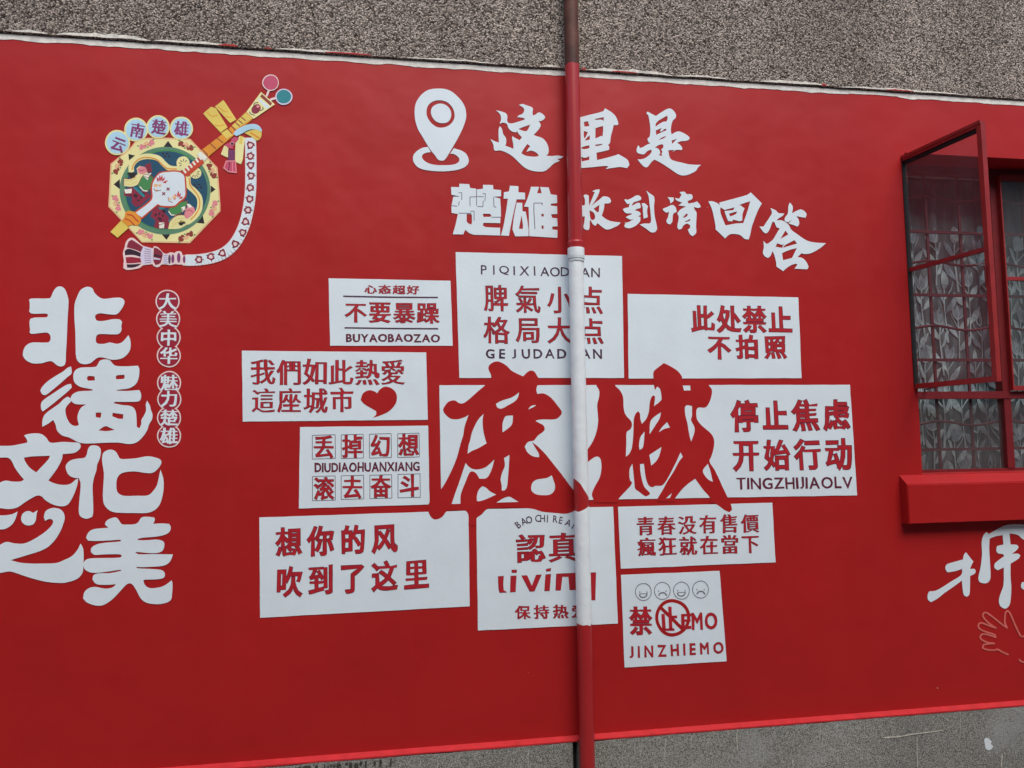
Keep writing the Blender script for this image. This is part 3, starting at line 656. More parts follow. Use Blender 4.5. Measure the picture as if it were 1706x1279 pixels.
# hand drawn as a single line
m = MB()
stroke(m, "905,640 860,560 800,430 740,290 700,210 665,185 630,220 620,300 620,400 660,485 600,450 450,330 330,240 270,215 230,245 240,300 330,400 460,490 340,450 200,400 150,430 160,490 230,540 440,610 455,655 340,615 220,600 185,640 200,690 320,750 430,765 250,785 225,840 280,870 420,885 490,870 560,910 675,960", 2.9, 0, 0, True, 'H')
stroke(m, "905,640 1000,640 1100,650 1200,700", 2.9, 0, 0, True, 'H')
m.tag = 1; stroke(m, "870,1045 920,1090 1020,1095 1150,1080", 2.9, 0, 0, True, 'H')
m.build_each('hand_drawing', HANDP, wall)

# two chains of little roundels
DM = [(133, 123), (138, 258), (142, 397), (143, 535), (145, 742), (147, 865), (145, 1008), (145, 1146)]
def chain(cs, text, label):
    m = MB()
    for i, (x, y) in enumerate(cs): ell(m, 'dm', x, y, 92, 90, level=.05 + i * .06, n=36)
    o = m.build('roundel_chain', BLUSH, wall, label=label)
    m = MB()
    for i, (x, y) in enumerate(cs): ell(m, 'dm', x, y, 82, 80, level=.9 + i * .06, n=36)
    m.build('crimson_ground', CRIM, o)
    for (x, y), ch in zip(cs, text):
        row(o, 'dm', ch, (x, y), (x, y), 118, 126, wt=(.03, .022), out=0, mats=(WHITE,), level=2.2, jit=.3)
chain(DM[:4], '大美中华', 'upper chain of four crimson roundels with white characters')
chain(DM[4:], '魅力楚雄', 'lower chain of four crimson roundels with white characters')

# ------------------------------------------------------------------ white panels and what is written on them
def panel(pts, label):
    P = np.array(pts, float); Q = []
    n = len(P)
    for i in range(n):                       # hand-cut edges: very slightly wavy
        a, b = P[i], P[(i + 1) % n]; k = max(2, int(np.linalg.norm(b - a) / 14)); nn = np.array([-(b - a)[1], (b - a)[0]]) / np.linalg.norm(b - a)
        for j in range(k):
            w_ = 0 if j == 0 else .45 * noise.noise(Vector((a[0] * .07 + j * .5, a[1] * .07, i)))
            Q.append(a + (b - a) * j / k + nn * w_)
    m = MB(); paint(m, [np.array(Q)], 0); return m.build('white_panel', WHITE, wall, label=label)
P1 = panel([(547.3, 463.3), (750.5, 467.4), (754.2, 575.8), (550, 575.6)], 'white panel with two dark rules above and below red characters')
P2 = panel([(759.1, 419.7), (1036.2, 426.3), (1039.7, 629.4), (765.3, 629.4)], 'tall white panel at the top behind the pipe collar')
P3 = panel([(1045.7, 489.3), (1330, 495.2), (1335.6, 629.8), (1047.2, 630.4)], 'white panel with seven red characters in its right half, right of the tall one')
P4 = panel([(403, 584), (710, 586.8), (712.8, 699), (404.4, 702.2)], 'white panel with a red heart at the end of its text')
P5 = panel([(499.8, 711.2), (713.3, 708.8), (715.7, 840.1), (497.9, 847)], 'white panel with eight characters in thin square boxes')
P6 = panel([(432, 861.7), (713, 852.4), (780.5, 850.5), (782.5, 1009.8), (433.3, 1029)], 'large white panel at the lower left of the group')
P7 = panel([(793.5, 848), (1021.5, 844), (1029.4, 1038.6), (796.2, 1050.3)], 'white panel crossed by the pipe, with the word living')
P8 = panel([(732, 641.5), (1416.1, 640.8), (1428, 825), (989.8, 832.3), (735, 840)], 'widest white panel with two huge red brush characters')
P9 = panel([(1029.7, 844), (1286.6, 837.3), (1292.3, 936.6), (1034.3, 947.2)], 'white panel with two close rows of six red characters')
P10 = panel([(1034.5, 957.4), (1198.7, 950.9), (1210.7, 1101.4), (1040.6, 1111.9)], 'small white panel with four line-drawn faces and a prohibition ring')
def rule(parent, fr, t, w_, mt=INKB, name='rule_line', level=2):
    m = MB(); stroke(m, t, w_, level, 0, False, fr, cap=False); return m.build(name, mt, parent)

row(P1, 'p4', '心态超好', (995, 183), (1305, 187), 62, 86, wt=(.012, .006), out=.026, jit=.5)
rule(P1, 'p4', "795,233 1140,240 1485,242", 2.4); rule(P1, 'p4', "805,463 1150,468 1488,470", 2.4)
row(P1, 'p4', '不要暴躁', (887, 350), (1414, 355), 146, 150, wt=(.016, .002), out=.022, jit=.6)
latin(P1, 'p4', 'BUYAOBAOZAO', 818, 1497, 537, 538, 54, wt=(.042, .032), mats=(INK,))
latin(P2, 'p2', 'PIQIXIAODIAN', 320, 1375, 262, 288, 80, wt=(.010, .008), mats=(INKB,), spaced=True)
row(P2, 'p2', '脾氣小点', (460, 515), (1302, 535), 236, 208, wt=(.002, -.012), out=.022)
row(P2, 'p2', '格局大点', (465, 795), (1308, 805), 228, 212, wt=(.004, -.010), out=.022)
latin(P2, 'p2', 'GEJUDADIAN', 378, 1392, 1008, 1010, 80, wt=(.028, .022), mats=(INKB,), spaced=True)
row(P3, 'p3', '此处禁止', (475, 205), (908, 211), 142, 124, wt=(.024, .018), out=.02)
row(P3, 'p3', '不拍照', (567, 363), (880, 365), 124, 116, wt=(.024, .018), out=.02)
row(P4, 'p4', '我們如此熱愛', (212, 785), (1157, 788), 182, 168, wt=(.014, -.014), out=.018)
row(P4, 'p4', '這座城市', (213, 995), (788, 990), 176, 160, wt=(.012, -.016), out=.018)
m = MB(); shape(m, 'p4', "922,990 930,960 945,935 985,918 1020,925 1043,940 1060,915 1095,893 1140,900 1175,930 1187,970 1175,1020 1130,1070 1070,1100 1010,1120 1035,1095 1035,1070 1000,1050 950,1020", 2); m.build('heart', RED, P4)
for t, cs in (('丢掉幻想', [(377, 90, 522, 243), (558, 87, 698, 240), (735, 83, 873, 237), (912, 80, 1048, 233)]), ('滚去奋斗', [(378, 348, 522, 504), (558, 344, 700, 496), (738, 340, 876, 491), (914, 335, 1054, 486)])):
    for ch, (a, b, c, d) in zip(t, cs):
        rule(P5, 'p5', f"{a},{b+4} {c-2},{b} {c},{d-4} {a},{d} {a},{b+4}", .9, INKB, 'square_box', 1.5)
        row(P5, 'p5', ch, ((a + c) / 2, (b + d) / 2), ((a + c) / 2, (b + d) / 2), 136, 118, wt=(.02, .008), out=.018, jit=.5, level=2.6)
latin(P5, 'p5', 'DIUDIAOHUANXIANG', 393, 1048, 297, 288, 54, wt=(.042, .032), mats=(INK,))
row(P6, 'p5', '想你的风', (232, 765), (830, 740), 174, 150, wt=(.026, .02), out=.018)
row(P6, 'p5', '吹到了这里', (233, 1010), (1030, 966), 180, 152, wt=(.026, .02), out=.018)
for ch, x, y, r in (('B', 462, 245, -38), ('A', 515, 215, -24), ('O', 564, 200, -14), ('C', 645, 187, -5), ('H', 690, 186, 0), ('I', 735, 189, 3), ('R', 808, 192, 5), ('E', 858, 203, 12), ('A', 928, 226, 22), ('I', 976, 252, 30)):
    V = glyph(ch)[0]; mb = MB(); c = fpx('p7', [(x, y)])[0]; cap = glyph('H')[0][:, 1].max()
    put_glyph(mb, ch, c, 64 / 5.561 / cap * .8, 64 / 5.561 / cap, (1, 0), (0, 1), 2, 0, (.012, .01), False, math.radians(r), .2, (np.array([(V[:, 0].min() + V[:, 0].max()) / 2, cap / 2]), 1.0))
    mb.build('letter', INKB, P7)
row(P7, 'p7', '認真', (580, 465), (880, 452), 258, 250, wt=(.026, -.006), out=.018)
for t in ("275,722 330,718 325,800 330,855 362,872 290,876 280,840", "392,718 448,715 440,868 388,872 | 402,662 452,660 450,690 402,690", "492,715 545,712 590,815 630,708 682,705 615,862 570,865",
          "715,705 768,700 755,858 705,860 | 720,655 768,645 765,675 722,680", "815,698 1030,688 1035,850 985,850 940,850 930,722 870,722 855,855 808,855", "1060,690 1185,685 1178,945 1135,945 1130,870 1060,870"):
    m = MB()
    for k, c in enumerate(t.split('|')):
        C = parse('p7', c)[0]; ce = C.mean(0); paint(m, [C], 2 + .0 * k, 0)
        V = C + (ce - C) / np.maximum(1e-6, np.linalg.norm(C - ce, axis=1, keepdims=True)) * .9; paint(m, [V], 3.2, 1)
    m.build('letter', [INK, FILL], P7)
row(P7, 'p7', '保持热爱', (505, 1056), (1030, 1046), 120, 132, wt=(.018, .006), out=.022, jit=.4)
row(P8, 'p3', '停止焦虑', (708, 750), (1223, 745), 164, 138, wt=(.026, .018), out=.02)
row(P8, 'p3', '开始行动', (717, 972), (1235, 964), 166, 138, wt=(.026, .018), out=.02)
latin(P8, 'p3', 'TINGZHIJIAOLV', 665, 1312, 1130, 1123, 62, wt=(.024, .018), mats=(INK,))
row(P9, 'p10', '青春没有售價', (287, 203), (1058, 182), 134, 122, wt=(.018, -.012), out=.02, jit=.5)
row(P9, 'p10', '瘋狂就在當下', (298, 357), (1060, 335), 136, 124, wt=(.018, -.012), out=.02, jit=.5)
for i, (x, y) in enumerate(((273, 688), (412, 680), (553, 678), (693, 670))):
    m = MB(); ell(m, 'p10', x, y, 61, 66, level=2, inner=.91, n=36)
    for sx in (-27, 27): ell(m, 'p10', x + sx, y + 1, 5, 5, level=2.2, n=8)
    if i % 2 == 0:
        stroke(m, [(x - 28, y + 14), (x - 26, y + 28), (x - 10, y + 40), (x + 10, y + 38), (x + 24, y + 26), (x + 26, y + 12)], 2.0, 2, 0, True, 'p10')
        stroke(m, [(x - 28, y + 14), (x + 26, y + 12)], 1.2, 2.3, 0, False, 'p10')
    else:
        stroke(m, [(x - 26, y + 36), (x - 20, y + 22), (x - 5, y + 14), (x + 12, y + 14), (x + 24, y + 22), (x + 30, y + 34)], 2.2, 2, 0, True, 'p10')
    m.build('face', GREYL, P10, label=('round line face with an open smile' if i % 2 == 0 else 'round line face with a frown') )
row(P10, 'p10', '禁', (255, 900), (255, 900), 192, 150, wt=(.034, .024), out=.014, jit=.3)
m = MB(); ell(m, 'p10', 488, 877, 129, 138, level=2, inner=.82, n=48)
stroke(m, "398,800 480,880 565,965", 24 / 4.41, 2.6, 0, False, 'p10')
m.build('prohibition_ring', RED, P10, label='red prohibition ring with a slash')
for t in ("405,850 430,848 438,962 412,962", "455,795 480,797 487,962 462,962", "480,862 520,860 522,880 482,882", "400,958 500,955 502,972 402,975",
          "550,850 625,846 625,866 574,868 575,890 620,888 620,906 576,908 577,938 626,936 626,958 552,962"):
    m = MB(); C = parse('p10', t); paint(m, C, 4.2); m.build('character' if t[0] != '5' else 'letter', FILL, P10)
latin(P10, 'p10', 'MO', 632, 812, 904, 900, 116, wt=(.03, .02), out=.008, level=4.2, jit=.3, gap=.2)
latin(P10, 'p10', 'JINZHIEMO', 175, 858, 1132, 1096, 80, wt=(.02, .014), out=.02, jit=.6, gap=.42)

# the two huge red brush characters, running over the neighbouring panels
m = MB()
shape(m, 'A', "@B -10,705 60,610 118,550 170,470 230,350 280,230 320,80 345,0 @A 540,1050 600,875 540,910 450,940 370,942 310,925 240,860 212,800 240,740 290,680 360,655 410,665 440,690 490,703 540,690 640,610 740,520 850,425 945,300 905,190 905,140 940,95 1030,62 1110,85 1180,130 1250,200 1320,240 1430,290 @C 160,210 210,188 260,205 300,270 320,300 320,395 300,400 285,460 300,520 380,512 450,540 520,600 590,690 645,770 635,820 560,878 400,880 300,890 275,905 330,935 385,965 405,1010 390,1050 310,1110 250,1185 @B 1050,55 1000,70 970,115 1000,175 1060,215 1115,222 1115,190 1080,130 1045,70 1100,110 1180,190 1260,290 1340,390 1420,500 1456,545 1545,640 1560,690 1510,745 1456,775 1390,795 1300,790 1150,775 1030,742 600,745 530,805 475,850 475,914 398,914 398,810 365,765 180,770 140,820 90,850 45,850 0,800 | @A 1015,710 1060,680 1130,650 1230,620 1300,585 1368,530 1355,600 1310,665 1200,730 1100,782 1040,765 | @A 1275,885 1272,960 1255,1030 1180,1100 1115,1142 1115,1030 1130,960 1160,900 1200,888 | @C 170,740 200,700 240,680 285,680 240,710 | @A 830,860 815,930 815,1030 830,1150 865,1279 @B 585,80 500,130 430,160 390,187 400,100 @A 620,1279 650,1150 700,1030 760,930 | @B 370,280 400,315 440,340 500,345 570,325 620,285 662,245 640,330 615,390 580,435 510,440 480,390 440,365 410,380 370,470 330,570 318,620 318,695 228,697 260,600 310,460 340,370 | @B 485,665 485,610 505,550 540,515 575,530 620,570 682,600 620,630 560,655 500,670 | @B 815,198 810,300 800,430 790,520 770,555 738,562 735,500 725,450 740,380 768,310 760,230 | @B 680,685 750,640 810,622 850,640 908,675 800,682 | @B 1245,405 1260,450 1278,510 1270,560 1230,600 1160,608 1090,600 1045,570 1035,530 1050,480 1090,450 1160,438 1200,430", 1.6, corner=60)
m.build('brush_character', RED, P8, label='huge red brush character left of the pipe')
m = MB()
shape(m, 'D', "10,1040 55,985 110,900 150,800 170,680 165,600 160,500 180,420 180,350 150,297 160,230 350,230 350,297 400,350 435,420 440,520 460,610 520,680 530,730 510,770 475,795 470,900 465,1060 500,1030 530,960 545,800 550,660 570,600 595,575 615,600 618,650 635,710 680,660 710,580 720,480 740,420 760,405 775,420 765,520 840,460 845,420 830,340 800,310 775,350 765,300 760,230 760,155 800,115 870,62 920,85 1010,140 1060,200 1065,235 1160,235 1350,235 1350,297 1380,340 1380,400 1350,490 1310,535 1240,535 1218,560 1218,640 1240,690 1300,750 1370,810 1405,880 1400,970 1375,1060 @E 1390,350 1440,430 1490,530 1530,620 1590,745 1625,820 1638,880 1610,905 1560,885 1460,815 1395,800 1395,745 1330,670 1235,540 1150,600 1080,670 1015,755 1000,790 820,790 825,755 870,680 930,570 1000,460 1060,350 1100,300 1075,250 1030,350 980,450 920,560 880,610 850,618 800,618 770,632 735,620 710,580 690,500 675,375 632,380 635,450 650,540 680,630 735,690 740,710 700,732 670,720 620,680 580,650 570,580 560,480 548,375 520,430 515,500 525,560 545,580 530,615 470,680 395,765 395,800 130,800 125,770 105,715 130,640 190,530 210,430 205,340 185,305 150,298 110,320 60,360 10,400 | @D 1070,300 1150,300 1155,352 1085,355 | @D 725,690 760,640 840,585 825,650 770,740 718,820 | @D 905,690 935,748 870,765 815,800 850,745 | @D 1095,530 1120,510 1170,520 1170,620 1160,670 1195,740 1195,800 1160,900 1140,820 1120,700 1100,620 | @D 665,790 655,920 640,970 610,985 605,930 620,850 | @D 845,955 820,1050 785,1110 735,1155 715,1040 | @E 1375,375 1400,450 1430,575 1380,550 1330,490 1320,445 | @E 980,695 960,750 915,755", 1.6, corner=60)
m.build('brush_character', RED, P8, label='huge red brush character right of the pipe')

# ------------------------------------------------------------------ the painted lute emblem
CREAM = mat('cream_paint', A(222, 214, 150), rough=.55, vary=.06); CREAMW = mat('ivory_paint', A(230, 226, 205), rough=.55)
GREEN = mat('sage_green_paint', A(84, 128, 100), rough=.55, vary=.12); TEAL = mat('teal_blue_paint', A(20, 72, 96), rough=.55, vary=.1)
LEAF = mat('leaf_green_paint', A(64, 130, 72), rough=.55); BLACK = mat('black_paint', A(30, 26, 30), rough=.55)
PINK = mat('pink_paint', A(214, 130, 136), rough=.55, vary=.12); ROSE = mat('rose_paint', A(188, 70, 100), rough=.55); BROWN = mat('russet_paint', A(134, 52, 40), rough=.55)
MAROON = mat('maroon_paint', A(128, 32, 54), rough=.55, vary=.12); ORANGE = mat('orange_paint', A(214, 140, 40), rough=.55, vary=.1); VERM = mat('vermilion_paint', A(188, 62, 34), rough=.55)
YEL = mat('yellow_paint', A(214, 190, 88), rough=.55, vary=.1); SKYB = mat('pale_blue_paint', A(166, 204, 222), rough=.55, vary=.08); PURP = mat('purple_paint', A(124, 52, 104), rough=.55, vary=.12)
TEALB = mat('bright_teal_paint', A(30, 124, 132), rough=.55); LILAC = mat('lilac_paint', A(205, 196, 214), rough=.55); NIGHT = mat('night_paint', A(44, 22, 40), rough=.55); SKIN = mat('peach_paint', A(226, 176, 130), rough=.55)
emb = bpy.data.objects.new('lute_emblem', None); COL.objects.link(emb); emb.parent = wall
emb['label'] = 'colourful painted lute on an eight-sided plaque with dancers'
def part(name, mats, fn, label=None):
    m = MB(); fn(m); return m.build(name, mats, emb, label=label)
def parts(name, mats, fn):
    m = MB(); fn(m); return m.build_each(name, mats, emb)
def f(m):
    for a, b, t in ((60, 0, "60,510 150,432 205,450 340,670 260,730 100,560"), (0, 0, "195,430 290,355 310,380 440,580 370,620")): shape(m, 'G', t, .1, 0, corner=40)
    stroke(m, "100,500 160,545 220,530", 1.4, .6, 1, True, 'G'); stroke(m, "225,430 290,480 335,490", 1.2, .6, 1, True, 'G'); stroke(m, "190,640 240,655 300,640", 1.2, .6, 1, True, 'G'); stroke(m, "310,540 350,555 390,550", 1.2, .6, 1, True, 'G')
part('ribbon_bow', [YEL, ORANGE], f)
def f(m):
    shape(m, 'F', "325,258 420,230 700,230 855,238 1120,518 1147,870 1147,940 852,1250 385,1243 62,897 62,870 82,480 270,325", .2, 0, corner=20)
    shape(m, 'F', "330,270 420,245 700,245 848,252 1105,526 1133,868 1133,932 845,1234 390,1230 78,890 78,868 97,486 278,337", .7, 1, corner=20)
    for t in ("595,318 640,258 685,320", "255,385 320,400 262,448", "112,680 172,628 175,728", "1052,690 1100,728 1052,765", "912,1052 975,975 992,1060", "568,1152 665,1158 625,1218"): shape(m, 'F', t, 1.1, 2, False)
part('plaque', [SKIN, CREAM, BLACK], f)
def f(m):
    for i, (x, y, mi) in enumerate(((430, 290, 0), (135, 865, 0), (1085, 915, 0), (415, 1170, 0), (815, 300, 1), (150, 505, 1), (1068, 545, 1), (815, 1190, 1))):
        m.tag = i; a = math.atan2(y - 740, x - 612) + math.pi / 2; c, s_ = math.cos(a), math.sin(a)
        for k, (u, v, r1, r2) in enumerate(((-55, 8, 30, 22), (55, 4, 30, 24), (0, -8, 26, 20), (-24, 20, 18, 12), (28, 24, 18, 12))):
            ell(m, 'F', x + u * c - v * s_, y + u * s_ + v * c, r1, r2, level=1.1 + k * .12, mi=mi if k not in (2,) else 2, rot=a + u * .02, n=12, jit=.09)
        for u, v in ((-82, -14), (80, -16), (0, 30)): ell(m, 'F', x + u * c - v * s_, y + u * s_ + v * c, 10, 7, level=1.8, mi=3, n=8)
        stroke(m, [(x - 40 * c, y - 40 * s_), (x - 12 * s_, y + 12 * c), (x + 40 * c, y + 40 * s_)], .8, 2.0, 4, False, 'F')
parts('flower_motif', [PINK, BROWN, SKIN, LEAF, ROSE], f)
def f(m):
    ell(m, 'F', 612, 742, 440, 425, level=2.0, n=64, jit=.004); ell(m, 'F', 617, 735, 405, 392, level=2.3, mi=1, n=64, jit=.004); ell(m, 'F', 622, 738, 398, 378, level=2.6, mi=2, n=64, jit=.004)
part('round_ground', [GREEN, LEAF, TEAL], f)
def f(m):
    def dsh(t, lv, mi=0, sm=True):
        m.tag = int(float(t.split(',')[0]) > 450); shape(m, 'F', t, lv, mi, sm)
    # dancers: dresses, trousers, sleeves
    dsh("210,695 212,620 280,625 345,575 335,525 365,500 430,520 450,600 400,600 345,680 290,702", 3.1, 0)
    dsh("640,1112 650,1040 720,985 810,985 860,1040 800,1085 740,1110", 3.1, 0)
    dsh("345,690 400,590 440,585 492,610 480,700 440,752 380,730", 3.5, 1)
    dsh("640,930 690,870 830,838 800,930 760,960 690,985 655,965", 3.5, 1)
    dsh("210,735 300,705 360,740 440,760 480,800 430,830 380,880 330,900 290,860 290,800 215,790", 3.1, 2)
    dsh("470,990 500,920 560,890 600,950 655,1020 640,1105 545,1110 500,1090 520,1030", 3.1, 2)
    dsh("340,530 370,510 415,510 440,560 390,580 355,570", 3.9, 3); dsh("795,975 830,890 890,900 900,950 850,1010 810,1010", 3.9, 3)
    m.tag = 0; stroke(m, "365,700 400,740 440,745", 1.8, 4.2, 4, True, 'F'); m.tag = 1; stroke(m, "645,940 670,975 710,980", 1.8, 4.2, 4, True, 'F')
    dsh("240,575 290,560 325,575 320,610 285,625 265,600", 4, 5); dsh("740,1055 760,1030 815,1040 812,1060 790,1062 775,1078 750,1075", 4, 5)
    dsh("215,728 290,722 285,765 225,768", 3.9, 4, False); dsh("550,1050 605,1048 600,1105 555,1105", 3.9, 4, False)
    m.tag = 0
    for t, w_, mi in (("415,490 470,470 485,560 440,565", 0, 2), ("395,590 480,568 440,640", 0, 4), ("300,712 330,705 420,790 400,805", 0, 8), ("430,860 470,835 480,850 400,905", 0, 2), ("355,520 372,500 384,520 400,502 410,524 430,515 425,545 370,548", 0, 3)):
        shape(m, 'F', t, 4.3, mi, False)
    for t, mi in (("345,690 400,590 440,585 492,610 480,700 440,752", 7), ("210,695 212,620 280,625 345,575", 7), ("225,770 290,790", 6), ("360,540 385,548 410,536", 7), ("410,600 445,620 470,590", 7), ("220,640 280,650 330,610", 9), ("225,675 280,680 340,650", 9)):
        stroke(m, t, .9, 4.6, mi, True, 'F')
    m.tag = 1
    for t, mi in (("815,865 850,870 880,900 840,905", 4), ("765,905 800,890 815,925 780,950", 4), ("700,990 715,975 640,1030 650,1045", 8), ("800,960 830,925 850,950 875,925 890,960 850,1005", 3), ("545,905 600,890 610,915 560,925", 8)):
        shape(m, 'F', t, 4.3, mi, False)
    for t, mi in (("640,930 690,870 830,838 800,930 760,960 690,985", 7), ("640,1105 655,1040 725,980 800,975", 7), ("770,910 790,940 815,925", 7), ("820,940 850,925 880,950", 7), ("530,1040 560,1075 610,1050", 7), ("680,1060 720,1015 790,1005", 9), ("675,1090 730,1045 800,1040", 9)):
        stroke(m, t, .9, 4.6, mi, True, 'F')
    for x, y, rx, ry in ((325, 790, 22, 16), (350, 835, 14, 9), (380, 810, 9, 13), (400, 770, 20, 12), (520, 975, 10, 14), (555, 965, 9, 14), (560, 1015, 26, 12), (590, 985, 9, 12), (600, 940, 22, 14)): m.tag = int(x > 450); ell(m, 'F', x, y, rx, ry, level=4.1, mi=6, n=8, rot=.6)
    for x, y in ((620, 400), (930, 700)):
        m.tag = 1 if x > 700 else 0
        for k in range(4): ell(m, 'F', x - 30 + 20 * k, y - 18 + (k % 2) * 26, 15, 8, level=3.1 + k * .1, mi=6, rot=.8 - k * .5, n=8)
parts('dancer', [CREAM, LEAF, MAROON, PINK, CREAMW, BLACK, NIGHT, BROWN, TEALB, YEL], f)
def f(m):
    stroke(m, "285,560 285,500 330,440 400,412 480,410 550,430 600,480 650,520 720,530 760,520", 9.2, 4.6, 0, True, 'F'); stroke(m, "290,540 310,480 370,430 450,420 530,440 580,485 630,525 720,530", 2.0, 5.2, 1, True, 'F')
    m.tag = 1; stroke(m, "830,600 838,690 890,740 940,800 950,870 930,950 880,1010 830,1045", 9.2, 4.6, 0, True, 'F'); stroke(m, "845,620 855,690 910,760 945,830 940,910 900,980 860,1020", 2.0, 5.2, 1, True, 'F')
parts('dancing_sash', [CREAM, ORANGE], f)
body = "560,575 640,560 740,560 790,590 800,640 805,720 800,800 740,850 700,885 570,885 540,868 385,1000 325,955 470,845 490,800 485,720 500,650"
def f(m):
    C = smooth(parse('F', body)[0]); ce = C.mean(0)
    stroke(m, body + " 560,575", 5.2, 6.0, 1, True, 'F'); shape(m, 'F', body, 6.7, 0)
    for bx, by, tips, mi in ((560, 690, ((530, 605), (560, 585), (585, 588), (612, 605), (640, 640)), 2), (728, 842, ((688, 800), (705, 768), (742, 738), (765, 762), (786, 795)), 2)):
        for i, (tx, ty) in enumerate(tips):
            d = np.array([tx - bx, ty - by], float); l = np.hypot(*d); n = np.array([-d[1], d[0]]) / l * 11; p = np.array([bx, by]) + d * .35
            shape(m, 'F', ' '.join(f'{q[0]:.1f},{q[1]:.1f}' for q in (p - n * .5, p + d * .3 + n, np.array([tx, ty]), p + d * .3 - n)), 7.2 + i * .15, mi if i % 2 else 6, False)
    for x, y in ((640, 725), (597, 770)):
        for k in range(4): ell(m, 'F', x + 11 * math.cos(k * 1.57 + .8), y + 11 * math.sin(k * 1.57 + .8), 11, 6, level=7.2 + k * .1, mi=3, rot=k * 1.57 + .8, n=8)
    for x, y, r in ((520, 690, 22), (560, 690, 16), (700, 800, 20), (530, 735, 12), (660, 820, 14)): ell(m, 'F', x, y, r, r * .8, level=7.8, mi=4, n=10, jit=.08)
    stroke(m, "500,720 520,745 570,735", 1.0, 8, 5, True, 'F'); stroke(m, "640,800 645,840 680,855", 1.0, 8, 5, True, 'F')
part('lute_body', [WHITE, VERM, ROSE, MAROON, SKIN, BROWN, VERM], f)
def f(m):
    ell(m, 'F', 785, 475, 64, 68, level=6, mi=0, n=24); ell(m, 'F', 905, 570, 58, 54, level=6, mi=0, n=24)
    for cx_, cy_ in ((790, 480), (900, 570)):
        for a in range(5):
            t = math.radians(150 + a * 40 if cx_ < 800 else a * 36 - 20); stroke(m, [(cx_ + 22 * math.cos(t), cy_ + 22 * math.sin(t)), (cx_ + 44 * math.cos(t), cy_ + 44 * math.sin(t))], 1.1, 6.5, 1, False, 'F')
    shape(m, 'F', "765,560 945,405 990,470 830,608", 7.4, 2, False)
    for k in range(6):
        x, y = 795 + k * 30, 560 - k * 26
        shape(m, 'F', f"{x-14},{y-18} {x+2},{y-30} {x+26},{y+4} {x+10},{y+16}", 7.9, 3, False)
    shape(m, 'F', "915,385 960,362 1022,420 990,455", 8.2, 3, False)
part('lute_bridge', [CREAM, NIGHT, VERM, CREAMW], f)
def f(m):
    shape(m, 'F', "80,1140 185,1030 262,1098 150,1197", 5, 1, False)
    shape(m, 'F', "225,950 260,935 330,955 380,1015 370,1050 345,1080 300,1070 250,1085 220,1060 190,1035 215,1000", 7.0, 0)
    stroke(m, "240,970 290,980 350,1040", 2.4, 7.6, 2, True, 'F'); stroke(m, "220,1010 270,1030 310,1070", 2.0, 7.6, 2, True, 'F')
part('lute_foot', [ORANGE, YEL, VERM], f)
def f(m):
    shape(m, 'G', "35,935 330,710 560,487 642,562 385,785 118,1008", 3, 0, False)
    shape(m, 'G', "390,650 545,500 625,565 440,690", 3.4, 1, False); shape(m, 'G', "265,735 335,690 400,760 330,800", 3.5, 1, False)
    for a, b in (((55, 930), (110, 985)), ((140, 855), (205, 915)), ((215, 790), (285, 845)), ((345, 690), (390, 740)), ((385, 655), (430, 700)), ((430, 612), (478, 655)), ((465, 585), (510, 625)), ((495, 550), (545, 590))): stroke(m, [a, b], 1.7, 3.9, 2, False, 'G')
part('lute_neck', [ORANGE, YEL, BROWN], f)
def f(m):
    shape(m, 'G', "725,262 885,405 640,572 556,492", 4.3, 0, False); shape(m, 'G', "700,335 832,432 790,458 685,350", 4.7, 1, False); shape(m, 'G', "735,285 852,392 835,422 715,315", 4.7, 2, False)
    ell(m, 'G', 668, 458, 48, 62, level=4.7, mi=3, rot=.7, n=20); ell(m, 'G', 690, 430, 20, 14, level=5, mi=4, n=10)
    stroke(m, "640,420 650,390 690,385", 1.3, 5, 5, True, 'G'); stroke(m, "715,480 750,460 745,440", 1.3, 5, 5, True, 'G'); stroke(m, "590,490 610,520 650,530", 1.2, 5, 5, True, 'G')
part('lute_head', [CREAM, WHITE, BROWN, MAROON, PINK, NIGHT], f)
def f(m):
    stroke(m, "787,315 820,235", 3.6, 4, 0, False, 'G', False); m.tag = 1; stroke(m, "825,355 900,328", 3.8, 4, 0, False, 'G', False); m.tag = 0
    ell(m, 'G', 835, 155, 96, 94, level=5, mi=0, n=30); ell(m, 'G', 836, 155, 85, 83, level=5.4, mi=1, n=30)
    m.tag = 1; ell(m, 'G', 988, 318, 99, 93, level=5, mi=3, n=30); ell(m, 'G', 987, 316, 84, 79, level=5.4, mi=2, n=30)
parts('tuning_peg', [BLUSH, ROSE, TEALB, LILAC], f)
def f(m):
    shape(m, 'G', "425,1065 430,850 480,765 540,790 515,1040 495,1095 470,1085", 1.5, 0, False); shape(m, 'G', "262,980 300,880 350,890 350,1020 310,1005", 1.5, 0, False)
    stroke(m, "500,770 490,860", 5, 2.0, 1, False, 'G', False)
    shape(m, 'G', "345,930 428,930 415,1050 345,1050", 2.5, 2, False); shape(m, 'G', "320,1052 435,1050 447,1197 350,1187 288,1140", 2.5, 4, False); shape(m, 'G', "330,1065 425,1062 432,1180 355,1172 305,1130", 2.9, 3, False)
    stroke(m, "365,1070 350,1170", 1.4, 3.2, 5, False, 'G', False); stroke(m, "395,1070 400,1180", 1.2, 3.2, 4, False, 'G', False)
    shape(m, 'G', "385,800 430,778 472,800 440,840 410,870 400,920 340,900 308,870 350,850 380,860", 3, 3); ell(m, 'G', 392, 855, 26, 22, level=3.4, mi=4, n=14); ell(m, 'G', 392, 858, 17, 15, level=3.7, mi=5, n=12)
    for k in range(4): stroke(m, [(355 + k * 20, 940), (352 + k * 18, 1045)], .8, 3, 5, False, 'G', False)
part('purple_tassel', [CREAM, YEL, PURP, ROSE, PINK, NIGHT], f)
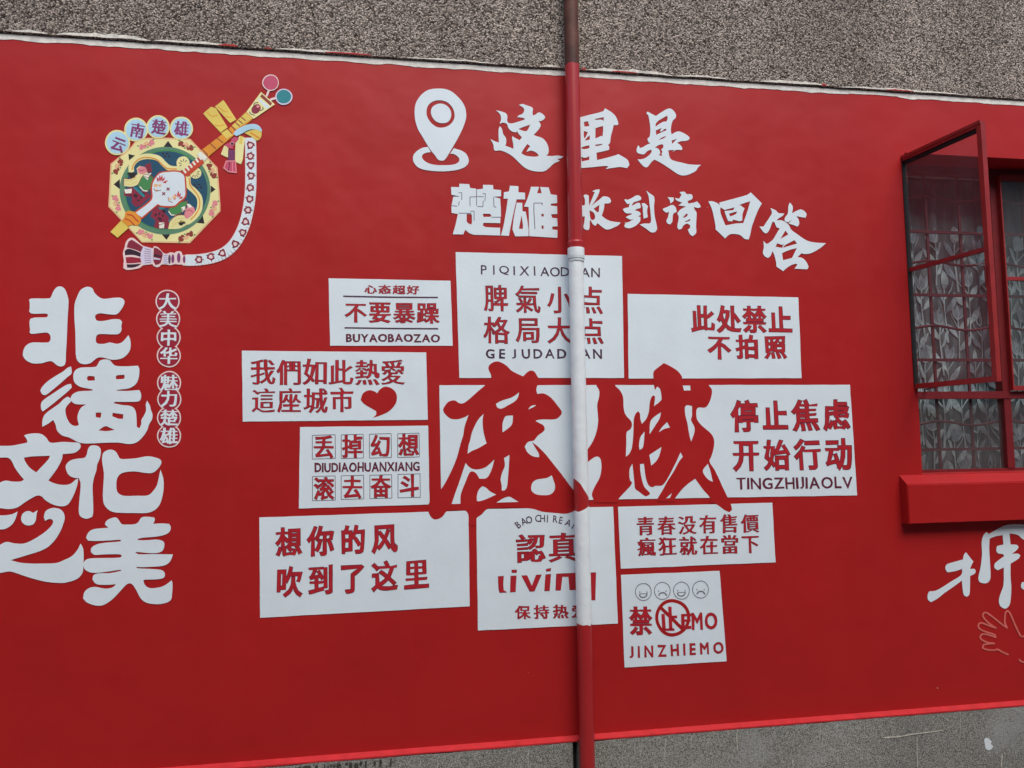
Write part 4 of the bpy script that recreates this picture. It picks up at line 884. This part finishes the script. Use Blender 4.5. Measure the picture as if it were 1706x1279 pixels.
px_c = [(417, 229), (417.7, 250), (417.9, 274.7), (417.9, 295), (417.5, 314), (415.5, 336), (411.6, 357.5), (406, 377), (397, 396), (386, 411), (372, 422), (357, 428), (340, 431.5), (325, 433), (309, 433.2)]
def f(m):
    stroke(m, px_c, 19, 1, 1, True, 'px', cap=False); stroke(m, px_c, 17, 1.6, 0, True, 'px', cap=False)
part('white_strap', [WHITE, BLUSH], f)
def f(m):
    for i, (x, y) in enumerate([fpx('S', [p])[0] for p in ((302, 138), (302, 255), (305, 352), (308, 465), (300, 592), (295, 712), (275, 830), (250, 955), (220, 1070), (140, 1192))] + [fpx('T', [p])[0] for p in ((1230, 215), (1100, 255), (965, 288))]):
        m.tag = i; ell(m, 'px', x, y, 6.2, 6.2, level=2.2, mi=0, n=14, jit=.12, inner=.5); ell(m, 'px', x, y, 3.3, 3.3, level=2.6, mi=1, n=12, jit=.1)
        for k in range(3):
            a = k * 2.1 + i * .7; ell(m, 'px', x + 6.6 * math.cos(a), y + 6.6 * math.sin(a), 1.5, 1.1, level=2.4, mi=2 if k % 2 else 0, n=7)
parts('strap_flower', [MAROON, BLUSH, BLACK], f)
def f(m):
    shape(m, 'G', "535,735 600,705 650,695 700,700 733,715 728,770 700,815 665,820 620,780", 3.6, 1); stroke(m, "600,730 650,760 700,790", 3, 4, 2, True, 'G')
    shape(m, 'G', "405,745 440,700 500,665 560,640 640,630 700,650 735,700 730,722 700,705 640,690 570,705 510,740 440,770", 4.4, 0)
part('ribbon_loop', [SKYB, YEL, ORANGE], f)
def f(m):
    shape(m, 'T', "160,55 190,40 230,48 330,130 440,160 455,135 500,148 560,210 600,222 640,205 690,215 705,198 740,192 765,202 780,238 835,240 835,345 790,358 770,345 740,345 690,340 640,352 600,345 540,345 520,365 490,375 450,360 435,340 400,345 330,355 290,385 200,402 140,405 105,385 108,330 112,300 100,225 108,180 120,150 130,100", 1, 0)
    shape(m, 'T', "165,85 200,62 240,85 330,145 310,205 240,175 145,150", 1.6, 1); shape(m, 'T', "120,190 160,165 240,185 308,215 302,258 220,235 125,238", 1.6, 2)
    shape(m, 'T', "132,262 200,258 300,272 310,320 210,330 140,330", 1.6, 3); shape(m, 'T', "142,342 240,340 312,332 270,362 205,380 150,378", 1.6, 2)
    shape(m, 'T', "455,150 500,165 552,215 545,270 525,330 470,350 448,300 450,200", 1.6, 1); shape(m, 'T', "455,225 540,245 540,262 455,250", 2, 2, False); shape(m, 'T', "450,262 530,280 525,292 450,285", 2, 4, False)
    shape(m, 'T', "330,152 352,138 432,165 442,300 402,335 330,345 305,300 305,210", 2, 4); shape(m, 'T', "556,228 612,225 615,338 560,338", 2, 4, False)
    for k in range(7): stroke(m, [(340 - abs(k - 3) * -3, 165 + k * 27), (420, 180 + k * 23)], .8, 2.5, 5, False, 'T', False)
    for k in range(5): stroke(m, [(565, 240 + k * 22), (605, 240 + k * 22)], .5, 2.5, 5, False, 'T', False)
    for x, y, rx, ry, mi in ((630, 285, 14, 52, 5), (668, 278, 17, 50, 6), (735, 268, 20, 56, 6), (797, 285, 15, 42, 6)): ell(m, 'T', x, y, rx, ry, level=2.4, mi=mi, n=18)
part('strap_tassel', [BLUSH, MAROON, NIGHT, CRIM, LILAC, SHADE, PURP], f)
def f(m):
    for i, (x, y, r) in enumerate(((150, 275, 122), (330, 150, 116), (543, 123, 113), (768, 137, 113))): m.tag = i; ell(m, 'F', x, y, r, r, level=2.6 + i * .3, mi=0, n=36)
    for i, (x, y, r) in enumerate(((150, 275, 106), (330, 150, 100), (543, 123, 98), (768, 137, 98))): m.tag = i; ell(m, 'F', x, y, r, r, level=4.2 + i * .3, mi=1, n=36)
parts('name_roundel', [CREAM, SKYB], f)
for ch, x, y, r in (('云', 160, 290, .35), ('南', 342, 158, .18), ('楚', 550, 125, .1), ('雄', 770, 140, .08)):
    mb = MB(); c = fpx('F', [(x, y)])[0]
    put_glyph(mb, ch, c, 22.5, 23, (1, 0), (0, 1), 6.0, 0, (.035, .03), True, r if ch == '云' else r, .3)
    mb.build('character', PURP, emb)

# ------------------------------------------------------------------ the down pipe
PY = -.062; pc = at(953.5, 105, PY); pr_l = at(941.3, 105, PY)[0]; pr_r = at(965.6, 105, PY)[0]
pxc = (at(953.4, 105, PY)[0] + at(977.2, 1270, PY)[0]) / 2; PR = .0325
NA = 40
def zc(px, py): return at(px, py, PY - PR * .8)[2]
# camera-facing angle: the pipe's left edge in view is angle ~180+8 deg, right edge ~ 0+8
def frac(a):   # 0 at the left silhouette, 1 at the right silhouette, for the front half
    x = -math.cos(a + math.radians(13)); return (x + 1) / 2
# angle a runs 0 (=-x side) .. pi (=+x side) over the front, then pi..2pi over the back
def ring(z, r, a): return (pxc - r * math.cos(a), PY - r * math.sin(a), z)
PB = mat('bare_pipe_brown', A(80, 46, 35), rough=.6, vary=.4, vscale=14, bump=.3)
PRED = mat('pipe_red_gloss', A(158, 34, 36), rough=.33, vary=.06, vscale=8, spec=.5)
PWH = mat('pipe_white', A(214, 225, 232), rough=.45, vary=.05, vscale=16, bump=.55, bscale=38)
def zlev(pts):
    """height around the pipe from points (fraction across the visible width, px y)"""
    def g(a):
        if 0 <= a <= math.pi: t = min(1, max(0, (1 - math.cos(a)) / 2))
        else: t = (1 + math.cos(a - math.pi)) / 2
        xs = [p[0] for p in pts]; zs = [zc(965, p[1]) for p in pts]
        return float(np.interp(t, xs, zs))
    return g
LV = [lambda a: 5.6, zlev([(0, 106), (.3, 104), (.6, 106), (1, 104)]), zlev([(0, 384), (1, 384)]), zlev([(0, 412), (.5, 410.5), (1, 412)]), zlev([(0, 430), (1, 430)]),
      zlev([(0, 797), (.35, 806), (.6, 817), (1, 831)]), zlev([(0, 851), (.2, 852.5), (.6, 848), (1, 843)]), zlev([(0, 1040), (.3, 1042), (.55, 1041), (.8, 1043.5), (1, 1040)]), lambda a: .0]
m = MB()
def sleeve(m, g0, g1, mi, r=PR, nz=1):
    for k in range(NA):
        a, b = 2 * math.pi * k / NA, 2 * math.pi * (k + 1) / NA
        for i in range(nz):
            z = lambda g_, h_, an, t: g_(an) * (1 - t) + h_(an) * t
            t0, t1 = i / nz, (i + 1) / nz
            w0 = .0012 * math.sin(z(g0, g1, 0, t0) * 2.1); w1 = .0012 * math.sin(z(g0, g1, 0, t1) * 2.1)
            q = [ring(z(g0, g1, a, t0), r, a), ring(z(g0, g1, b, t0), r, b), ring(z(g0, g1, b, t1), r, b), ring(z(g0, g1, a, t1), r, a)]
            m.add([(p[0] + (w0 if j < 2 else w1), p[1], p[2]) for j, p in enumerate(q)], [(0, 3, 2, 1)], mi)
pipe = MB()
sleeve(pipe, LV[0], LV[1], 0, nz=20); sleeve(pipe, LV[1], LV[3], 1, nz=12); sleeve(pipe, LV[3], LV[5], 2, nz=14); sleeve(pipe, LV[5], LV[6], 1, nz=2)
sleeve(pipe, LV[6], LV[7], 2, nz=8); sleeve(pipe, LV[7], LV[8], 1, nz=14)
bmsm = pipe.build('drain_pipe', [PB, PRED, PWH], label='vertical drain pipe in brown, red and white standing before the wall', cat='pipe')
def weld(o):
    bm = bmesh.new(); bm.from_mesh(o.data); bmesh.ops.remove_doubles(bm, verts=bm.verts, dist=1e-5)
    bmesh.ops.recalc_face_normals(bm, faces=bm.faces)
    for f_ in bm.faces: f_.smooth = True
    bm.to_mesh(o.data); bm.free()
weld(bmsm)
# the coupling: a socket with a bead at each end
def lathe(m, prof, mis):
    for (r0, z0), (r1, z1), mi in zip(prof[:-1], prof[1:], mis):
        for k in range(NA):
            a, b = 2 * math.pi * k / NA, 2 * math.pi * (k + 1) / NA
            m.add([ring(z0, r0, a), ring(z0, r0, b), ring(z1, r1, b), ring(z1, r1, a)], [(0, 1, 2, 3)], mi)
z = lambda y_: zc(965, y_)
m = MB(); wx = 0
lathe(m, [(PR, z(399)), (PR + .0045, z(400.5)), (PR + .0055, z(403)), (PR + .0045, z(405)), (PR + .0050, z(411.5)), (PR + .0050, z(423)), (PR + .0045, z(428)), (PR + .002, z(430)), (PR + .004, z(431.5)), (PR + .0035, z(433.5)), (PR, z(435))], [0, 0, 0, 0, 1, 1, 1, 1, 1, 1])
cp = m.build('coupling', [PRED, PWH], bmsm); weld(cp)
m = MB(); lathe(m, [(PR + .0005, z(428.6)), (PR + .0046, z(429.2)), (PR + .0046, z(430.6)), (PR + .0005, z(431))], [0, 0, 0]); weld(m.build('seal_line', mat('seal_grey', A(120, 140, 138), rough=.7), bmsm))
m = MB(); lathe(m, [(PR, z(1248)), (PR + .003, z(1249)), (PR + .003, z(1279)), (PR, z(1281))], [0, 0, 0])

# ------------------------------------------------------------------ the window
WFR = mat('window_frame_maroon', A(104, 24, 28), rough=.5, vary=.12, vscale=20, bump=.2)
WRED = mat('sash_red', A(142, 36, 34), rough=.45, vary=.14, vscale=18, bump=.2)
WFR2 = mat('closed_sash_red', A(132, 34, 36), rough=.5, vary=.14, vscale=18, bump=.2)
BAR = mat('bar_brown_red', A(74, 28, 33), rough=.6, vary=.2, vscale=20)
DARKM = mat('old_putty', (.012, .010, .010), rough=.8, vary=.4, vscale=40)
def glass_mat():
    m = bpy.data.materials.new('window_glass'); m.use_nodes = True
    N, L = m.node_tree.nodes, m.node_tree.links; N.clear()
    out = N.new('ShaderNodeOutputMaterial'); tr = N.new('ShaderNodeBsdfTransparent'); tr.inputs[0].default_value = (.93, .95, .945, 1)
    gl = N.new('ShaderNodeBsdfGlossy'); gl.inputs['Roughness'].default_value = .03
    df = N.new('ShaderNodeBsdfDiffuse'); df.inputs[0].default_value = (.46, .40, .40, 1)
    fr = N.new('ShaderNodeFresnel'); ge = N.new('ShaderNodeNewGeometry'); io = N.new('ShaderNodeMapRange')
    io.inputs['To Min'].default_value = 1.5; io.inputs['To Max'].default_value = 1 / 1.5     # a thin pane, the same from both sides
    L.new(ge.outputs['Backfacing'], io.inputs['Value']); L.new(io.outputs[0], fr.inputs['IOR'])
    m1 = N.new('ShaderNodeMixShader'); m2 = N.new('ShaderNodeMixShader')
    nz = N.new('ShaderNodeTexNoise'); nz.inputs['Scale'].default_value = 9; tc = N.new('ShaderNodeTexCoord'); L.new(tc.outputs['Object'], nz.inputs['Vector'])
    mr = N.new('ShaderNodeMapRange'); mr.inputs['To Min'].default_value = .03; mr.inputs['To Max'].default_value = .09; L.new(nz.outputs['Fac'], mr.inputs['Value'])
    L.new(mr.outputs[0], m1.inputs[0]); L.new(tr.outputs[0], m1.inputs[1]); L.new(df.outputs[0], m1.inputs[2])
    L.new(fr.outputs[0], m2.inputs[0]); L.new(m1.outputs[0], m2.inputs[1]); L.new(gl.outputs[0], m2.inputs[2]); L.new(m2.outputs[0], out.inputs[0])
    return m
GLASS = glass_mat()
YF = .15
win = bpy.data.objects.new('window', None); COL.objects.link(win); win.location = ((WX0 + WX1) / 2, YF, WZ0)
win['label'] = 'red framed window with its left casement swung open and barred panes'; win['category'] = 'window'; win['kind'] = 'thing'
bpy.context.view_layer.update()
INV = Matrix.Translation(-win.location)
def wpart(m, name, mats, parent=win, **kw):
    if parent is win:
        m.v = [(v[0] - win.location[0], v[1] - win.location[1], v[2] - win.location[2]) for v in m.v]
        return m.build(name, mats, parent, **kw)
    m.v = [(v[0] - win.location[0], v[1] - win.location[1], v[2] - win.location[2]) for v in m.v]
    return m.build(name, mats, parent, **kw)
zt0, zt1 = at(1600, 664, YF)[2], at(1600, 652, YF)[2]      # transom
mxa, mxb = at(1675.5, 725, YF)[0], at(1687, 725, YF)[0]    # mullion
lw = mxa - WX0                                             # width of one light
mx2a = mxb + lw; mx2b = mx2a + (mxb - mxa)
FW = .028
m = MB()
m.box((WX0, YF, WZ1 - .04), (WX1, YF + .05, WZ1)); m.box((WX0, YF, WZ0), (WX1, YF + .05, WZ0 + .014))
m.box((WX0, YF, WZ0 + .014), (WX0 + FW * .7, YF + .05, WZ1 - .04)); m.box((WX1 - FW, YF, WZ0 + .014), (WX1, YF + .05, WZ1 - .04))
wpart(m, 'window_frame', WFR)
m = MB(); m.box((WX0 + FW * .7, YF - .008, zt0), (WX1 - FW, YF + .045, zt1)); wpart(m, 'transom', WFR)
for a, b in ((mxa, mxb),):
    m = MB(); m.box((a, YF - .004, WZ0 + .014), (b, YF + .042, zt0)); m.box((a - .003, YF - .004, zt1), (b - .002, YF + .042, WZ1 - .04)); wpart(m, 'mullion', WFR)
def sash(hinge, w, z0, z1, ang, mid, parent, name='casement', label=None):
    """a casement built in its own frame, hinged at its left edge"""
    M = Matrix.Translation(Vector(hinge)) @ Matrix.Rotation(-ang, 4, 'Z')
    t = .023; d = .026
    m = MB(); h = z1 - z0
    m.obox(M, (w - t, -d, 0), (w, 0, h)); m.obox(M, (t * .3, -d, 0), (w - t, 0, t)); m.obox(M, (t * .3, -d, h - t), (w - t, 0, h))
    # outer flange that catches the light
    m.obox(M, (0, -d - .004, h - .010), (w, -d, h + .004))
    o = wpart(m, name, WRED if ang else WFR2, win, label=label)
    if ang:
        m = MB(); m.obox(M, (0, -d, t * .4), (t * .2, -.001, h)); wpart(m, 'hinge_stile', DARKM, o)
        m = MB(); m.obox(M, (t * .3, -d * .75, h - t - .017), (w - t, -d * .25, h - t)); wpart(m, 'putty', DARKM, o)
    else:
        m = MB(); m.obox(M, (0, -d, 0), (t * .3, 0, h)); wpart(m, 'hinge_stile', WRED, o)
    m = MB(); m.obox(M, (t * .3, -d * .8, mid - z0 - .008), (w - t, -d * .2, mid - z0 + .011)); wpart(m, 'glazing_bar', WFR2, o)
    for a, b in ((t * .9, mid - z0 - .008), (mid - z0 + .008, h - t * .9)):
        m = MB(); m.obox(M, (t * .5, -d * .55, a), (w - t * .9, -d * .45, b)); wpart(m, 'pane', GLASS, o)
    return o, M
mid = at(1690, 466, YF)[2]
# open casement: hinge at the left reveal, free edge found from its top corner in the photograph
hp = at(1513.5, 262, 0.0); ztop = hp[2]; fp = at_z(1641, 202, ztop)
HX, HY = WX0 + .006, .004
ang = math.atan2(-(fp[1] - HY), fp[0] - HX); wlen = math.hypot(fp[0] - HX, fp[1] - HY)
print('casement', ang, wlen, 'light width', lw, 'z', WZ0, WZ1, zt0, zt1, mid, ztop)
zb = zt1 + .004
CA = min(wlen, lw + .02)
o1, M1 = sash((HX, HY, zb), wlen, zb, ztop, ang, mid, win, label='open casement swung out towards the viewer')
m = MB()
for zz in (.12, ztop - zb - .1): m.tube([M1 @ Vector((-.002, 0, zz - .03)), M1 @ Vector((-.002, 0, zz + .03))], .006)
wpart(m, 'hinge', WRED, o1)
m = MB(); m.tube([M1 @ Vector((wlen - .02, -.045, .5)), M1 @ Vector((wlen - .02, -.03, .5)), M1 @ Vector((wlen - .02, -.03, .42))], .004); 
m.tube([M1 @ Vector((wlen * .5, -.014, .012)), Vector((WX0 + .16, YF, zt1 + .012))], .004); wpart(m, 'stay_arm', WFR, o1)
o2, M2 = sash((mxb - .004, YF - .003, zt1 + .003), lw + .004, zt1 + .003, WZ1 - .043, 0, mid, win, label='closed casement right of the mullion')
# lower fixed panes
for a, b in ((WX0 + FW * .7, mxa), (mxb, WX1 - FW)):
    m = MB(); m.box((a, YF + .018, WZ0 + .014), (b, YF + .022, zt0)); wpart(m, 'pane', GLASS)
if mxb + lw < WX1 - .05:
    pass
# security bars
grille = bpy.data.objects.new('window_bars', None); COL.objects.link(grille); grille.location = ((WX0 + WX1) / 2, .2, WZ0)
grille['label'] = 'dark red security bars behind the window frame'; grille['category'] = 'window bars'; grille['kind'] = 'thing'
def gpart(m):
    m.v = [(v[0] - grille.location[0], v[1] - grille.location[1], v[2] - grille.location[2]) for v in m.v]; return m.build('bar', BAR, grille)
YG = .205
bx0 = at(1564, 725, YG)[0]; bstep = at(1620, 725, YG)[0] - bx0
nb = int((WX1 - WX0) / bstep) + 1
for i in range(nb):
    x = bx0 + i * bstep
    if x < WX1 - .02:
        m = MB(); m.box((x - .007, YG - .004, WZ0 + .005), (x + .007, YG + .004, WZ1 - .005)); gpart(m)
hz = [(705, 1), (748, 0), (547, 1), (600, 0), (493, 0), (440, 1), (389, 0), (334, 1)]
for y_, wavy in hz:
    zz = at(1600, y_, YG)[2]; m = MB()
    if wavy:
        pts = [(WX0 + .004 + (WX1 - WX0 - .008) * k / 90, YG - .011, zz + .011 * math.cos((WX0 + (WX1 - WX0) * k / 90 - bx0) / bstep * math.pi)) for k in range(91)]
        m.tube(pts, .0065, 6)
    else: m.box((WX0 + .003, YG - .018, zz - .007), (WX1 - .003, YG - .005, zz + .007))
    gpart(m)
# curtain, its rod and the dark room behind
def curtain_y(x, z=0): return .275 + .012 * math.sin(x * 34 + 1.2 * math.sin(x * 9)) + .006 * math.sin(x * 81 + z)
CLOTH = bpy.data.materials.new('sheer_curtain'); CLOTH.use_nodes = True
N, L = CLOTH.node_tree.nodes, CLOTH.node_tree.links; b = N['Principled BSDF']
b.inputs['Base Color'].default_value = (.16, .19, .19, 1); b.inputs['Roughness'].default_value = .9; b.inputs['Alpha'].default_value = .88
wv = N.new('ShaderNodeTexNoise'); wv.inputs['Scale'].default_value = 14; tc = N.new('ShaderNodeTexCoord'); mp = N.new('ShaderNodeMapping'); mp.inputs['Scale'].default_value = (1.6, 1, .25)
L.new(tc.outputs['Object'], mp.inputs[0]); L.new(mp.outputs[0], wv.inputs['Vector'])
cr = N.new('ShaderNodeValToRGB'); cr.color_ramp.elements[0].position = .3; cr.color_ramp.elements[0].color = (.05, .075, .08, 1); cr.color_ramp.elements[1].position = .72; cr.color_ramp.elements[1].color = (.17, .225, .235, 1)
L.new(wv.outputs['Fac'], cr.inputs[0]); L.new(cr.outputs[0], b.inputs['Base Color'])
PRINT = mat('curtain_print', (.40, .49, .50), rough=.9, vary=.3, vscale=20); PRINT2 = mat('curtain_print_grey', (.25, .31, .34), rough=.9, vary=.3, vscale=20)
rodz = at(1600, 297, .255)[2]
m = MB(); nx, nz_ = 200, 14; cx0, cx1, cz0, cz1 = WX0 - .1, WX1 + .1, WZ0 - .2, rodz - .012
V = []; F_ = []
for i in range(nx + 1):
    for k in range(nz_ + 1):
        x = cx0 + (cx1 - cx0) * i / nx; z_ = cz0 + (cz1 - cz0) * k / nz_; V.append((x, curtain_y(x, z_), z_))
for i in range(nx):
    for k in range(nz_): a = i * (nz_ + 1) + k; F_.append((a, a + nz_ + 1, a + nz_ + 2, a + 1))
m.add(V, F_)
cur = m.build('curtain', CLOTH, smooth=True, label='sheer grey curtain printed with tulips behind the window bars', cat='curtain')
def tulip(m, x, z_, s, flip, kind):
    def put(poly, mi, lift=0):
        C = [np.array([(x + flip * u * s, z_ + v * s) for u, v in poly])]
        V2, F2 = tri(C); k = .004 + lift
        m.add([(p[0], curtain_y(p[0], p[1]) - k, p[1]) for p in V2], [tuple(f_) for f_ in F2], mi)
    def ln(pts, w_, mi, lift=.0015):
        P = smooth(np.array(pts, float), 80, closed=False) if len(pts) > 3 else np.array(pts, float)
        put(ribbon_outline(P, [w_ * (1 - .4 * i / len(P)) for i in range(len(P))]), mi, lift)
    ln([(.02, -1.1), (.0, -.7), (-.02, -.3), (.0, 0)], .035, 0)
    S_ = lambda pts: [tuple(p) for p in smooth(np.array(pts, float), 70)]
    if kind == 0:
        put(S_([(0, 0), (-.12, .06), (-.17, .2), (-.14, .36), (-.06, .26), (0, .4), (.06, .26), (.15, .36), (.17, .2), (.12, .06)]), 1)
        ln([(0, .0), (-.1, .08), (-.14, .2), (-.13, .34)], .03, 0); ln([(0, .0), (.1, .08), (.14, .2), (.13, .34)], .03, 0); ln([(0, .02), (-.04, .15), (-.03, .26), (0, .38)], .02, 0)
    else:
        put(S_([(0, 0), (-.09, .12), (-.06, .3), (0, .42), (.07, .3), (.09, .12)]), 0); ln([(0, .02), (.02, .2), (0, .4)], .02, 1, .0025)
    for (a, b_, c, d_, e) in (((-.01, -.35), (-.2, -.18), (-.27, .06), (-.14, -.02), (-.04, -.2)), ((.0, -.5), (.2, -.36), (.3, -.1), (.16, -.2), (.05, -.36)), ((.01, -.85), (-.22, -.7), (-.3, -.42), (-.16, -.52), (-.04, -.7))):
        put(S_([a, b_, c, d_, e]), 1 if kind else 0, .0008)
    ln([(.0, -.2), (.1, -.05), (.16, .06), (.2, .18)], .025, 0)
m = MB(); rnd = random.Random(3); ii = 0
for rz in np.arange(WZ0 - .02, at(1600, 352, .27)[2] - .08, .20):
    for rx in np.arange(WX0 - .05 + (.065 if ii % 2 else 0), WX1 + .1, .13):
        tulip(m, rx + rnd.uniform(-.012, .012), rz + rnd.uniform(-.03, .03), rnd.uniform(.20, .27), rnd.choice((-1, 1)), rnd.choice((0, 0, 1)))
    ii += 1
m.build('tulip_print', [PRINT, PRINT2], cur, kind='stuff')
m = MB(); m.tube([(WX0 - .12, .255, rodz), (WX1 + .12, .255, rodz)], .006, 8); m.build('curtain_rod', mat('rod_white', A(224, 214, 210), rough=.5), label='thin pale curtain rod across the top of the window', cat='curtain rod')
RM = mat('room_plaster', (.30, .29, .27), rough=.9)
m = MB(); a, b_ = (WX0 - .9, T + .001, 0.4), (WX1 + .9, 2.6, 3.4)
V = [(a[0], a[1], a[2]), (b_[0], a[1], a[2]), (b_[0], b_[1], a[2]), (a[0], b_[1], a[2]), (a[0], a[1], b_[2]), (b_[0], a[1], b_[2]), (b_[0], b_[1], b_[2]), (a[0], b_[1], b_[2])]
m.add(V, [(0, 1, 2, 3), (4, 7, 6, 5), (1, 5, 6, 2), (2, 6, 7, 3), (3, 7, 4, 0)])
m.build('room', RM, kind='structure')
m = MB(); m.box((WX0 + .15, .45, WZ0 - .3), (WX0 + .24, .5, WZ1));
